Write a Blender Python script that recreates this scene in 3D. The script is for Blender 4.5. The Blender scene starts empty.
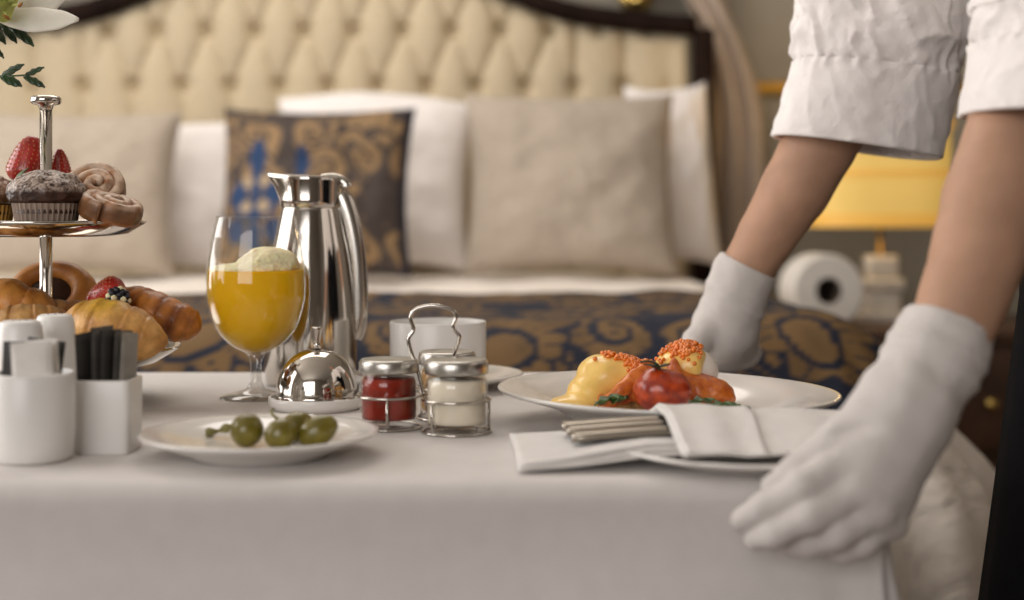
import bpy, bmesh, math, random
import numpy as np
from mathutils import Vector, Matrix, noise as mnoise

# ------------------------------------------------------------------ camera
FPX, HZ, CZ = 1400.0, 216.0, 0.90          # focal length in pixels (1024 wide), horizon row, eye height
sc = bpy.context.scene
cam_d = bpy.data.cameras.new('camera')
cam = bpy.data.objects.new('camera', cam_d)
sc.collection.objects.link(cam)
cam.location = (0, 0, CZ)
cam.rotation_euler = (math.radians(90), 0, 0)
cam_d.sensor_width = 36.0
cam_d.lens = 36.0 * FPX / 1024.0
cam_d.shift_y = -(300 - HZ) / 1024.0
cam_d.clip_start = 0.02
cam_d.dof.use_dof = True
cam_d.dof.focus_distance = 1.14
cam_d.dof.aperture_fstop = 3.2
cam_d.dof.aperture_blades = 9
sc.camera = cam

# ------------------------------------------------------------------ world, window and fill light, exposure
w = bpy.data.worlds.new('world'); sc.world = w
w.use_nodes = True
w.node_tree.nodes['Background'].inputs[0].default_value = (0.9, 0.95, 1.0, 1)
w.node_tree.nodes['Background'].inputs[1].default_value = 0.3
vs = sc.view_settings
vs.view_transform = 'Standard'
vs.look = 'None'
vs.exposure = 0.0
vs.gamma = 1.0
vs.use_curve_mapping = False
sc.display_settings.display_device = 'sRGB'
sc.cycles.use_denoising = True
sc.cycles.sample_clamp_indirect = 4.0
sc.cycles.max_bounces = 10
sc.cycles.diffuse_bounces = 5
sc.cycles.caustics_reflective = False
sc.cycles.caustics_refractive = False

def area(name, loc, rot, sx, sy, power, col):
    l = bpy.data.lights.new(name, 'AREA'); l.shape = 'RECTANGLE'
    l.size = sx; l.size_y = sy; l.energy = power; l.color = col
    o = bpy.data.objects.new(name, l); sc.collection.objects.link(o)
    o.location = loc; o.rotation_euler = rot
    return o
# daylight through the window of the left wall (faces +x); added front fill from behind the camera (faces +y)
area('daylight_left', (-2.36, 1.55, 1.55), (0, math.radians(-90), 0), 1.7, 2.3, 54, (1.0, 0.96, 0.935))
area('front_fill', (-1.20, -1.98, 1.60), (math.radians(90), 0, 0), 2.1, 1.5, 41, (1.0, 0.965, 0.95))
# added fill under the ceiling to brighten the pillows, no fixture there
area('ceiling_fill', (-0.6, 2.65, 2.66), (0, 0, 0), 1.7, 1.5, 26, (1.0, 0.935, 0.87))

# ------------------------------------------------------------------ helpers
rnd = random.Random(7)
C = sc.collection

def at(px, py, d):
    """point at depth d (metres along +y) that the photograph shows at px, py"""
    return np.array([(px - 512) / FPX * d, d, CZ - (py - HZ) / FPX * d])

def tag(o, label=None, cat=None, group=None, kind=None):
    if label: o['label'] = label
    if cat: o['category'] = cat
    if group: o['group'] = group
    if kind: o['kind'] = kind
    return o

def thing(name, label, cat, loc=(0, 0, 0), group=None, rotz=0):
    o = bpy.data.objects.new(name, None)
    o.empty_display_size = 0.02
    C.objects.link(o); o.location = [float(v) for v in loc]; o.rotation_euler = (0, 0, rotz)
    return tag(o, label, cat, group)

def mesh(name, V, F, mat=None, parent=None, loc=None, rot=None, smooth=True, world=False, col=None, solid=0, sub=0, offset=-1):
    """one mesh object; world=True: V are world points, the origin goes to loc (or the unrotated parent's origin)"""
    V = np.asarray(V, dtype=float)
    if world:
        o0 = np.zeros(3)
        p = parent
        while p is not None:
            o0 += np.array(p.location); p = p.parent
        if parent is None and loc is not None: o0 = np.asarray(loc, float)
        elif loc is not None: o0 = np.asarray(loc, float) + 0
        V = V - o0
        if parent is not None: loc = None
    me = bpy.data.meshes.new(name)
    me.from_pydata([tuple(v) for v in V], [], [tuple(int(i) for i in f) for f in F])
    me.update()
    if smooth: me.polygons.foreach_set('use_smooth', [True] * len(me.polygons))
    if col is not None:
        a = me.color_attributes.new('Col', 'FLOAT_COLOR', 'POINT')
        cc = np.ones((len(V), 4), dtype=np.float32); cc[:, :3] = col
        a.data.foreach_set('color', cc.ravel())
    if mat: me.materials.append(mat)
    o = bpy.data.objects.new(name, me); C.objects.link(o)
    if parent is not None: o.parent = parent
    if loc is not None: o.location = [float(v) for v in loc]
    if rot is not None: o.rotation_euler = rot
    if solid:
        m = o.modifiers.new('s', 'SOLIDIFY'); m.thickness = solid; m.offset = offset
    if sub:
        m = o.modifiers.new('u', 'SUBSURF'); m.levels = sub; m.render_levels = sub
    return o

def join(*parts):
    V, F, n = [], [], 0
    for v, f in parts:
        v = np.asarray(v, float)
        V.append(v); F += [tuple(i + n for i in q) for q in f]; n += len(v)
    return np.vstack(V), F

def lathe(profile, seg=48, fn=None):
    """profile of (r, z); r = 0 closes"""
    V, F, idx = [], [], []
    for r, z in profile:
        if r < 1e-6:
            idx.append([len(V)] * seg); V.append((0, 0, z))
        else:
            idx.append(list(range(len(V), len(V) + seg)))
            for k in range(seg):
                a = 2 * math.pi * k / seg
                V.append((r * math.cos(a), r * math.sin(a), z))
    for i in range(len(profile) - 1):
        A, B = idx[i], idx[i + 1]
        for k in range(seg):
            k2 = (k + 1) % seg
            q = [A[k], A[k2], B[k2], B[k]]
            q2 = []
            for t in q:
                if t not in q2: q2.append(t)
            if len(q2) > 2: F.append(tuple(q2))
    return np.array(V), F

def smoothprof(pts, n=8):
    """Catmull-Rom through profile points"""
    P = np.array(pts, float); out = []
    for i in range(len(P) - 1):
        p0 = P[max(i - 1, 0)]; p1 = P[i]; p2 = P[i + 1]; p3 = P[min(i + 2, len(P) - 1)]
        for k in range(n):
            t = k / n
            out.append(.5 * ((2 * p1) + (-p0 + p2) * t + (2 * p0 - 5 * p1 + 4 * p2 - p3) * t * t + (-p0 + 3 * p1 - 3 * p2 + p3) * t ** 3))
    out.append(P[-1])
    return np.array(out)

def frames(P, closed=False):
    P = np.asarray(P, float); n = len(P)
    T = np.zeros_like(P)
    for i in range(n):
        a = P[(i - 1) % n] if closed or i > 0 else P[i]
        b = P[(i + 1) % n] if closed or i < n - 1 else P[i]
        t = b - a; T[i] = t / (np.linalg.norm(t) + 1e-12)
    u = np.cross(T[0], [0, 0, 1.0])
    if np.linalg.norm(u) < .1: u = np.cross(T[0], [0, 1.0, 0])
    u /= np.linalg.norm(u)
    U = []
    for i in range(n):
        u = u - T[i] * np.dot(u, T[i]); u /= np.linalg.norm(u); U.append(u.copy())
    U = np.array(U)
    return T, U, np.cross(T, U)

def tube(P, r, seg=10, closed=False, cap=True, flat=1.0):
    P = np.asarray(P, float); n = len(P)
    R = np.full(n, r) if np.isscalar(r) else np.asarray(r, float)
    T, U, W = frames(P, closed)
    V, F = [], []
    for i in range(n):
        for k in range(seg):
            a = 2 * math.pi * k / seg
            V.append(P[i] + R[i] * (math.cos(a) * U[i] + flat * math.sin(a) * W[i]))
    for i in range(n if closed else n - 1):
        j = (i + 1) % n
        for k in range(seg):
            k2 = (k + 1) % seg
            F.append((i * seg + k, i * seg + k2, j * seg + k2, j * seg + k))
    if cap and not closed:
        F.append(tuple(range(seg - 1, -1, -1))); F.append(tuple((n - 1) * seg + k for k in range(seg)))
    return np.array(V), F

def box(sx, sy, sz, bev=0.0, c=(0, 0, 0), seg=2):
    """box centred in x,y; z from c.z up"""
    bm = bmesh.new()
    bmesh.ops.create_cube(bm, size=1)
    for v in bm.verts:
        v.co = Vector((v.co.x * sx + c[0], v.co.y * sy + c[1], (v.co.z + .5) * sz + c[2]))
    if bev: bmesh.ops.bevel(bm, geom=bm.edges[:], offset=bev, segments=seg, profile=.6, affect='EDGES')
    bm.verts.index_update()
    V = np.array([v.co[:] for v in bm.verts]); F = [tuple(v.index for v in f.verts) for f in bm.faces]
    bm.free()
    return V, F

def loft(rings, cap0=False, cap1=False):
    R = [np.asarray(r, float) for r in rings]; n = len(R[0])
    V = np.vstack(R); F = []
    for i in range(len(R) - 1):
        for k in range(n):
            k2 = (k + 1) % n
            F.append((i * n + k, i * n + k2, (i + 1) * n + k2, (i + 1) * n + k))
    if cap0: F.append(tuple(range(n - 1, -1, -1)))
    if cap1: F.append(tuple((len(R) - 1) * n + k for k in range(n)))
    return V, F

def grid(nu, nv, fn):
    V = [fn(i / (nu - 1), j / (nv - 1)) for j in range(nv) for i in range(nu)]
    F = [(j * nu + i, j * nu + i + 1, (j + 1) * nu + i + 1, (j + 1) * nu + i) for j in range(nv - 1) for i in range(nu - 1)]
    return np.array(V, float), F

def nz(p, s=1.0, seed=0.0, oct=3):
    return mnoise.fractal(Vector((p[0] * s + seed, p[1] * s - seed * .7, p[2] * s + seed * .3)), 1.0, 2.0, oct)

def displace(V, amp, s, seed=0, axis=None):
    V = np.array(V, float); c = V.mean(0); out = V.copy()
    for i, p in enumerate(V):
        d = p - c if axis is None else np.array(axis, float)
        d = d / (np.linalg.norm(d) + 1e-9)
        out[i] = p + d * amp * nz(p, s, seed)
    return out

def rotm(rx=0, ry=0, rz=0):
    from mathutils import Euler
    return np.array(Euler((rx, ry, rz)).to_matrix())

# --- signed distance shapes and a surface-nets mesher
def sd_cone(a, b, r1, r2):
    a = np.asarray(a, float); b = np.asarray(b, float); ba = b - a; L = ba @ ba + 1e-12
    def f(P):
        pa = P - a; h = np.clip(pa @ ba / L, 0, 1)
        return np.linalg.norm(pa - h[:, None] * ba, axis=1) - (r1 + (r2 - r1) * h)
    return f
def sd_ell(c, r, R=None):
    c = np.asarray(c, float); r = np.asarray(r, float)
    def f(P):
        q = P - c
        if R is not None: q = q @ R
        k0 = np.linalg.norm(q / r, axis=1); k1 = np.linalg.norm(q / (r * r), axis=1) + 1e-9
        return k0 * (k0 - 1) / k1
    return f
def smin(a, b, k):
    h = np.clip(.5 + .5 * (b - a) / k, 0, 1)
    return b * (1 - h) + a * h - k * h * (1 - h)
def sd_union(fs, k=.01):
    def f(P):
        d = fs[0](P)
        for g in fs[1:]: d = smin(d, g(P), k)
        return d
    return f
def chain(pts, k=.006):
    return [sd_cone(pts[i][0], pts[i + 1][0], pts[i][1], pts[i + 1][1]) for i in range(len(pts) - 1)]

def sdf_mesh(f, lo, hi, h):
    lo = np.asarray(lo, float); hi = np.asarray(hi, float)
    n = np.ceil((hi - lo) / h).astype(int) + 1
    ax = [lo[i] + h * np.arange(n[i]) for i in range(3)]
    G = np.stack(np.meshgrid(*ax, indexing='ij'), -1).reshape(-1, 3)
    val = np.empty(len(G))
    for s in range(0, len(G), 200000): val[s:s + 200000] = f(G[s:s + 200000])
    val = val.reshape(n); ins = val < 0
    m = n - 1
    cnt = np.zeros(m); acc = np.zeros(tuple(m) + (3,))
    cor = [(i, j, k) for i in (0, 1) for j in (0, 1) for k in (0, 1)]
    base = np.stack(np.meshgrid(*[np.arange(q) for q in m], indexing='ij'), -1).astype(float)
    def sl(A, c): return A[c[0]:c[0] + m[0], c[1]:c[1] + m[1], c[2]:c[2] + m[2]]
    for a in cor:
        for d in range(3):
            if a[d]: continue
            b = list(a); b[d] = 1
            va, vb = sl(val, a), sl(val, b)
            x = (va < 0) != (vb < 0)
            t = np.where(x, va / np.where(x, va - vb, 1), 0)
            p = base + np.array(a, float); p = p.copy(); p[..., d] += t
            acc += np.where(x[..., None], p, 0); cnt += x
    act = cnt > 0
    idx = -np.ones(m, int); idx[act] = np.arange(act.sum())
    V = lo + h * (acc[act] / cnt[act][:, None])
    F = []
    for d in range(3):
        e1, e2 = (d + 1) % 3, (d + 2) % 3
        A = np.moveaxis(ins, (d, e1, e2), (0, 1, 2)); I = np.moveaxis(idx, (d, e1, e2), (0, 1, 2))
        s0 = A[:-1, 1:-1, 1:-1]; s1 = A[1:, 1:-1, 1:-1]
        for flip in (False, True):
            w_ = np.argwhere((s0 & ~s1) if not flip else (~s0 & s1))
            if not len(w_): continue
            i, j, k = w_[:, 0], w_[:, 1] + 1, w_[:, 2] + 1
            q = np.stack([I[i, j - 1, k - 1], I[i, j, k - 1], I[i, j, k], I[i, j - 1, k]], 1)
            if flip: q = q[:, ::-1]
            F += [tuple(r) for r in q if min(r) >= 0]
    return V, F

# ------------------------------------------------------------------ materials
def mat(name, col, rough=.5, metal=0.0, spec=.5, bump=0, bscale=200, var=0, vscale=20, sss=0, sheen=0, emis=None, estr=0, col2=None, coat=0, vdetail=3, sssr=(.01, .005, .003)):
    m = bpy.data.materials.new(name); m.use_nodes = True
    nt = m.node_tree; b = nt.nodes['Principled BSDF']
    b.inputs['Base Color'].default_value = (*col, 1)
    b.inputs['Roughness'].default_value = rough
    b.inputs['Metallic'].default_value = metal
    b.inputs['Specular IOR Level'].default_value = spec
    if sss:
        b.inputs['Subsurface Weight'].default_value = sss
        b.inputs['Subsurface Radius'].default_value = sssr
    if sheen: b.inputs['Sheen Weight'].default_value = sheen
    if coat: b.inputs['Coat Weight'].default_value = coat; b.inputs['Coat Roughness'].default_value = .08
    if emis: b.inputs['Emission Color'].default_value = (*emis, 1); b.inputs['Emission Strength'].default_value = estr
    tc = nt.nodes.new('ShaderNodeTexCoord')
    if var or col2:
        n = nt.nodes.new('ShaderNodeTexNoise'); n.inputs['Scale'].default_value = vscale; n.inputs['Detail'].default_value = vdetail
        nt.links.new(tc.outputs['Object'], n.inputs['Vector'])
        r = nt.nodes.new('ShaderNodeValToRGB')
        r.color_ramp.elements[0].position = .35; r.color_ramp.elements[1].position = .65
        c2 = col2 or tuple(min(1, c * (1 + var)) for c in col)
        c1 = col if col2 else tuple(c * (1 - var) for c in col)
        r.color_ramp.elements[0].color = (*c1, 1); r.color_ramp.elements[1].color = (*c2, 1)
        nt.links.new(n.outputs['Fac'], r.inputs['Fac']); nt.links.new(r.outputs['Color'], b.inputs['Base Color'])
    if bump:
        n2 = nt.nodes.new('ShaderNodeTexNoise'); n2.inputs['Scale'].default_value = bscale; n2.inputs['Detail'].default_value = 4
        nt.links.new(tc.outputs['Object'], n2.inputs['Vector'])
        bp = nt.nodes.new('ShaderNodeBump'); bp.inputs['Strength'].default_value = bump; bp.inputs['Distance'].default_value = .002
        nt.links.new(n2.outputs['Fac'], bp.inputs['Height']); nt.links.new(bp.outputs['Normal'], b.inputs['Normal'])
    return m

def weave(name, col, scale=900, rough=.85, bump=.3, var=.06, stretch=(1, 1, 1), sheen=.1):
    m = mat(name, col, rough, spec=.2 if sheen else .05, var=var, vscale=60, sheen=sheen)
    nt = m.node_tree; b = nt.nodes['Principled BSDF']
    tc = nt.nodes.new('ShaderNodeTexCoord'); mp = nt.nodes.new('ShaderNodeMapping'); mp.inputs['Scale'].default_value = stretch
    n = nt.nodes.new('ShaderNodeTexNoise'); n.inputs['Scale'].default_value = scale; n.inputs['Detail'].default_value = 2
    bp = nt.nodes.new('ShaderNodeBump'); bp.inputs['Strength'].default_value = bump; bp.inputs['Distance'].default_value = .001
    nt.links.new(tc.outputs['Object'], mp.inputs['Vector']); nt.links.new(mp.outputs['Vector'], n.inputs['Vector'])
    nt.links.new(n.outputs['Fac'], bp.inputs['Height']); nt.links.new(bp.outputs['Normal'], b.inputs['Normal'])
    return m

def vcol(name, rough=.8, spec=.2, bump=.2, bscale=700, sss=0, coat=0, grain=.12):
    m = mat(name, (1, 1, 1), rough, spec=spec, bump=bump, bscale=bscale, sss=sss, coat=coat)
    nt = m.node_tree; b = nt.nodes['Principled BSDF']
    a = nt.nodes.new('ShaderNodeAttribute'); a.attribute_name = 'Col'
    tc = nt.nodes.new('ShaderNodeTexCoord')
    n = nt.nodes.new('ShaderNodeTexNoise'); n.inputs['Scale'].default_value = bscale * .6
    nt.links.new(tc.outputs['Object'], n.inputs['Vector'])
    mr = nt.nodes.new('ShaderNodeMapRange'); mr.inputs['To Min'].default_value = 1 - grain; mr.inputs['To Max'].default_value = 1 + grain
    mx = nt.nodes.new('ShaderNodeMix'); mx.data_type = 'RGBA'; mx.blend_type = 'MULTIPLY'; mx.inputs['Factor'].default_value = 1
    nt.links.new(n.outputs['Fac'], mr.inputs['Value']); nt.links.new(a.outputs['Color'], mx.inputs['A']); nt.links.new(mr.outputs['Result'], mx.inputs['B'])
    nt.links.new(mx.outputs['Result'], b.inputs['Base Color'])
    return m

def thin_glass(name, tint=(1.0, 1.0, .995), ior=1.5):
    m = bpy.data.materials.new(name); m.use_nodes = True; nt = m.node_tree
    nt.nodes.remove(nt.nodes['Principled BSDF']); out = nt.nodes['Material Output']
    t = nt.nodes.new('ShaderNodeBsdfTransparent'); t.inputs[0].default_value = (*tint, 1)
    g = nt.nodes.new('ShaderNodeBsdfGlossy'); g.inputs['Roughness'].default_value = .02; g.inputs[0].default_value = (1, 1, 1, 1)
    lw = nt.nodes.new('ShaderNodeLayerWeight'); lw.inputs['Blend'].default_value = .5
    pw = nt.nodes.new('ShaderNodeMath'); pw.operation = 'POWER'; pw.inputs[1].default_value = 4.0
    fr = nt.nodes.new('ShaderNodeMath'); fr.operation = 'MULTIPLY_ADD'; fr.inputs[1].default_value = .75; fr.inputs[2].default_value = .022 if ior < 1.6 else .10
    nt.links.new(lw.outputs['Facing'], pw.inputs[0]); nt.links.new(pw.outputs[0], fr.inputs[0])
    mx = nt.nodes.new('ShaderNodeMixShader')
    nt.links.new(fr.outputs[0], mx.inputs[0]); nt.links.new(t.outputs[0], mx.inputs[1]); nt.links.new(g.outputs[0], mx.inputs[2])
    nt.links.new(mx.outputs[0], out.inputs[0])
    return m

M = dict(
    wall=mat('wallpaper', (.29, .265, .215), .8, var=.05, vscale=8, bump=.1, bscale=120),
    wall2=mat('side_wall_paint', (.28, .25, .215), .85, var=.03, vscale=5),
    ceil=mat('ceiling_paint', (.70, .66, .60), .9, var=.02, vscale=4),
    floor=mat('carpet', (.16, .11, .08), .95, var=.2, vscale=40, bump=.4, bscale=300),
    gold=mat('gilt_moulding', (.62, .38, .09), .35, metal=.8, var=.1, vscale=30),
    brass=mat('polished_brass', (.75, .52, .16), .22, metal=1, var=.05, vscale=30),
    cloth=weave('white_table_linen', (.69, .655, .63), 1200, bump=.15, var=.02),
    napkin=weave('white_napkin_linen', (.76, .73, .70), 900, bump=.3, var=.03),
    sheet=weave('white_bed_cotton', (.86, .815, .785), 500, bump=.2, var=.02),
    duvet=weave('white_duvet_satin', (.84, .77, .69), 300, bump=.15, var=.03, rough=.6),
    linen=weave('beige_linen', (.43, .365, .295), 260, bump=.4, var=.05),
    upholstery=weave('cream_upholstery', (.57, .475, .325), 400, bump=.2, var=.05, rough=.7),
    wood=mat('dark_mahogany', (.014, .007, .005), .7, spec=.08, var=.4, vscale=12),
    nightwood=mat('brown_walnut', (.07, .035, .02), .4, var=.4, vscale=10),
    drape=weave('taupe_drape', (.56, .47, .39), 200, bump=.3, var=.05),
    porcelain=mat('white_porcelain', (.80, .77, .73), .16, spec=.5, coat=.3, var=.01, vscale=10),
    ceramic=mat('white_ceramic_matte', (.80, .78, .75), .3, spec=.5, var=.01, vscale=10),
    chrome=mat('polished_steel', (.60, .56, .51), .10, metal=1, var=.01, vscale=20),
    steel=mat('brushed_steel', (.58, .54, .49), .2, metal=1, var=.04, vscale=60),
    lidsteel=mat('satin_tin_lid', (.52, .50, .46), .3, metal=1, bump=.05, bscale=300),
    silver=mat('silver_cutlery', (.34, .30, .25), .28, metal=1, var=.04, vscale=50),
    glass=thin_glass('clear_thin_glass'),
    stemglass=thin_glass('clear_stem_glass', (.90, .89, .87), 1.7),
    juice=mat('orange_juice', (1.0, .54, .012), .7, spec=.05, sss=.5, sssr=(.04, .02, .004)),
    foam=mat('juice_foam', (.95, .82, .52), .7, sss=.4, bump=.6, bscale=500, var=.12, vscale=220),
    ketchup=mat('red_tomato_sauce', (.22, .014, .003), .4, spec=.15, var=.3, vscale=60, bump=.3, bscale=120),
    mayo=mat('cream_mayonnaise', (.78, .70, .56), .4, var=.06, vscale=60),
    mustard=mat('amber_mustard', (.50, .25, .03), .4, var=.3, vscale=60),
    olive=mat('green_olive', (.16, .13, .012), .28, spec=.5, var=.25, vscale=60, bump=.12, bscale=200, coat=.2),
    olivestem=mat('olive_stem', (.22, .20, .06), .6, var=.2, vscale=100),
    packdark=mat('charcoal_sachet_paper', (.035, .033, .03), .45, var=.3, vscale=50),
    packmid=mat('grey_edged_sachet', (.11, .10, .09), .45, var=.3, vscale=50),
    packgrey=mat('grey_sachet_paper', (.30, .28, .25), .5, var=.2, vscale=50),
    packwhite=mat('white_sachet_paper', (.72, .68, .63), .55, var=.06, vscale=60),
    strawberry=mat('strawberry_red', (.40, .016, .010), .3, var=.3, vscale=60, coat=.3),
    seed=mat('strawberry_seed', (.55, .20, .06), .5, var=.1, vscale=50),
    leafgreen=mat('leaf_dark_green', (.018, .045, .012), .35, var=.4, vscale=60, bump=.1, bscale=200),
    herb=mat('herb_green', (.05, .10, .02), .45, var=.5, vscale=120),
    petal=mat('lily_petal', (.80, .76, .66), .5, sss=.2, var=.04, vscale=40),
    lilygreen=mat('lily_throat', (.42, .46, .10), .5, var=.3, vscale=60),
    pollen=mat('lily_anther', (.35, .14, .03), .7, var=.3, vscale=90),
    crumb=mat('yellow_crumb', (.70, .42, .05), .8, var=.2, vscale=200),
    chocolate=mat('dark_chocolate', (.03, .012, .006), .35, var=.3, vscale=80, coat=.2),
    berry=mat('dark_berry', (.012, .010, .018), .35, var=.4, vscale=90),
    tomato=mat('roast_tomato_skin', (.50, .06, .008), .3, col2=(.24, .018, .006), vscale=130, coat=.25, bump=.5, bscale=90),
    calyx=mat('tomato_calyx', (.02, .03, .01), .6, var=.4, vscale=90),
    hollandaise=mat('hollandaise_sauce', (.95, .62, .17), .32, sss=.2, coat=.3, var=.08, vscale=40),
    eggwhite=mat('poached_egg_white', (.80, .74, .66), .3, sss=.2, coat=.2, var=.04, vscale=40),
    salmon=mat('smoked_salmon', (.72, .20, .025), .35, coat=.25, col2=(.48, .085, .012), vscale=150),
    roe=mat('orange_roe', (.78, .20, .012), .15, sss=.2, coat=.5, var=.15, vscale=100),
    crumpet=mat('toasted_muffin', (.55, .33, .12), .8, var=.35, vscale=120, bump=.4, bscale=250),
    skin=mat('skin', (.47, .275, .18), .55, spec=.3, sss=.12, var=.08, vscale=30, bump=.15, bscale=260),
    shirt=weave('white_shirt_cotton', (.86, .81, .78), 900, bump=.25, var=.02),
    glove=weave('white_cotton_glove', (.62, .58, .55), 1100, bump=.3, var=.02),
    black=weave('black_apron_twill', (.006, .006, .007), 900, bump=.3, var=.1, sheen=0),
    hair=mat('dark_brown_hair', (.03, .018, .01), .5, var=.3, vscale=60, bump=.4, bscale=200),
    white_frame=mat('white_window_frame', (.7, .67, .62), .4, var=.02, vscale=10),
    vase=mat('white_vase_glaze', (.72, .70, .66), .2, coat=.3, var=.02, vscale=10),
    stem=mat('green_stem', (.06, .11, .03), .5, var=.3, vscale=60),
    table=mat('table_board', (.35, .24, .14), .5, var=.2, vscale=12),
    tissue=mat('white_paper_roll', (.74, .70, .64), .8, var=.02, vscale=30),
    black_hole=mat('brown_hole_shade', (.09, .065, .05), .8, var=.2, vscale=30),  # dark brown stands in for the shade inside holes
    lampshade=mat('lit_lampshade', (.50, .36, .12), .8, emis=(1.0, .60, .13), estr=.42, var=.04, vscale=10),
    shadeband=mat('gold_shade_band', (.60, .36, .08), .6, emis=(1.0, .48, .07), estr=.35, var=.05, vscale=20),
    crystal=mat('frosted_crystal', (.80, .76, .68), .12, spec=.7, coat=.4, var=.08, vscale=25),
    dam=vcol('damask_weave', .7, .25, .25, 600),
    pastry=vcol('baked_pastry', .45, .4, .35, 260, coat=.15, grain=.35),
)

def crumple(m, scale, dist, strength=.6):
    nt = m.node_tree; b = nt.nodes['Principled BSDF']
    tc = nt.nodes.new('ShaderNodeTexCoord'); n = nt.nodes.new('ShaderNodeTexNoise')
    n.inputs['Scale'].default_value = scale; n.inputs['Detail'].default_value = 5; n.inputs['Distortion'].default_value = .8
    bp = nt.nodes.new('ShaderNodeBump'); bp.inputs['Strength'].default_value = strength; bp.inputs['Distance'].default_value = dist
    nt.links.new(tc.outputs['Object'], n.inputs['Vector']); nt.links.new(n.outputs['Fac'], bp.inputs['Height'])
    old = b.inputs['Normal'].links[0].from_socket
    nt.links.new(old, bp.inputs['Normal']); nt.links.new(bp.outputs['Normal'], b.inputs['Normal'])
crumple(M['shirt'], 30, .005); crumple(M['glove'], 40, .003); crumple(M['duvet'], 9, .03); crumple(M['napkin'], 30, .003)

# ------------------------------------------------------------------ room
XL, XR, YF, YB, ZC = -2.4, 2.0, -2.05, 3.95, 2.7
def slab(name, x0, x1, y0, y1, z0, z1, m):
    V, F = box(x1 - x0, y1 - y0, z1 - z0, 0, ((x0 + x1) / 2, (y0 + y1) / 2, z0))
    return V, F
def struct(name, parts, m):
    V, F = join(*parts)
    o = mesh(name, V, F, m, smooth=False); o['kind'] = 'structure'; return o
struct('floor', [slab('', XL - .1, XR + .1, YF - .1, YB + .1, -.1, 0, 0)], M['floor'])
struct('ceiling', [slab('', XL - .1, XR + .1, YF - .1, YB + .1, ZC, ZC + .1, 0)], M['ceil'])
struct('wall_back', [slab('', XL - .1, XR + .1, YB, YB + .1, 0, ZC, 0)], M['wall'])
struct('wall_right', [slab('', XR, XR + .1, YF, YB, 0, ZC, 0)], M['wall2'])
# left wall with window opening y .4..2.7, z .7..2.4
struct('wall_left', [slab('', XL - .1, XL, YF, .4, 0, ZC, 0), slab('', XL - .1, XL, 2.7, YB, 0, ZC, 0),
                     slab('', XL - .1, XL, .4, 2.7, 0, .7, 0), slab('', XL - .1, XL, .4, 2.7, 2.4, ZC, 0)], M['wall2'])
struct('wall_front', [slab('', XL, -2.25, YF - .1, YF, 0, ZC, 0), slab('', -.15, XR, YF - .1, YF, 0, ZC, 0),
                      slab('', -2.25, -.15, YF - .1, YF, 0, .85, 0), slab('', -2.25, -.15, YF - .1, YF, 2.35, ZC, 0)], M['wall2'])
def window(name, parts):
    o = struct(name, parts, M['white_frame']); return o
window('window_1', [slab('', XL - .06, XL + .02, y, y + .05, .7, 2.4, 0) for y in (.4, 1.15, 1.9, 2.65)] +
       [slab('', XL - .06, XL + .02, .4, 2.7, z, z + .05, 0) for z in (.7, 1.75, 2.35)])
window('fill_window', [slab('', x, x + .05, YF - .06, YF + .02, .85, 2.35, 0) for x in (-2.25, -1.22, -.20)] +
       [slab('', -2.25, -.15, YF - .06, YF + .02, z, z + .05, 0) for z in (.85, 2.3)])  # unseen window added around the front fill light
# gilt rail along the back wall, right of the bed
V, F = tube([(0.5, 0, 0), (XR, 0, 0)], .02, 12)
zr = CZ - (88 - HZ) / FPX * 3.92
pr = [(0, -.02), (.012, -.02), (.02, -.012), (.016, 0), (.02, .012), (.012, .02), (0, .02)]
V = np.array([(x, YB - a, zr + b) for x in (.45, XR) for a, b in pr]); n = len(pr)
F = [(k, k + 1, n + k + 1, n + k) for k in range(n - 1)]
o = mesh('trim_1', V, F, M['gold'], smooth=False); o['kind'] = 'structure'
V, F = slab('', XL, XR, YB - .015, YB, 0, .12, 0)
o = mesh('baseboard_back', V, F, M['white_frame'], smooth=False); o['kind'] = 'structure'

# ------------------------------------------------------------------ draped sheets
def spread(a, b, e, n_in, n_out, ext):
    """grid lines dense near the edges a and b, going ext beyond"""
    L = list(np.linspace(a, b, n_in))
    out = [e_ for e_ in np.concatenate([np.linspace(0, e, 9)[1:], np.linspace(e, ext, n_out)[1:]])]
    return sorted([a - t for t in out] + L + [b + t for t in out])
def hang(phi, n=1200, L1=1.2):
    """integrates a hang angle (radians below the horizontal) along the cloth into offset and drop"""
    Ls = np.linspace(0, L1, n); a = np.array([phi(l) for l in Ls]); dl = Ls[1] - Ls[0]
    return Ls, a, np.concatenate([[0], np.cumsum(np.cos(a))[:-1] * dl]), np.concatenate([[0], np.cumsum(np.sin(a))[:-1] * dl])
def drape(gx, gy, rect, z0, phi, wave=None, lift=0.0, top=None, tfade=.12):
    """cloth with flat coordinates gx x gy laid over the rectangle rect (x0,x1,y0,y1); hangs below the edges"""
    x0, x1, y0, y1 = rect
    H = hang(phi)
    nx, ny = len(gx), len(gy); V = []
    for b in gy:
        for a in gx:
            cx, cy = min(max(a, x0), x1), min(max(b, y0), y1)
            dx, dy = a - cx, b - cy; L = math.hypot(dx, dy)
            if L < 1e-9:
                V.append((a, b, z0 + lift + (top(a, b) if top else 0))); continue
            ux, uy = dx / L, dy / L
            an = np.interp(L, H[0], H[1])
            off = np.interp(L, H[0], H[2]) + lift * math.sin(an)
            dr = np.interp(L, H[0], H[3]) - lift * math.cos(an)
            if wave: off += wave(cx, cy, math.atan2(uy, ux), dr)
            zz = (top(cx, cy) * max(0, 1 - L / tfade) if top else 0)
            V.append((cx + ux * off, cy + uy * off, z0 - dr + zz))
    F = [(j * nx + i, j * nx + i + 1, (j + 1) * nx + i + 1, (j + 1) * nx + i) for j in range(ny - 1) for i in range(nx - 1)]
    return np.array(V), F

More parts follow.
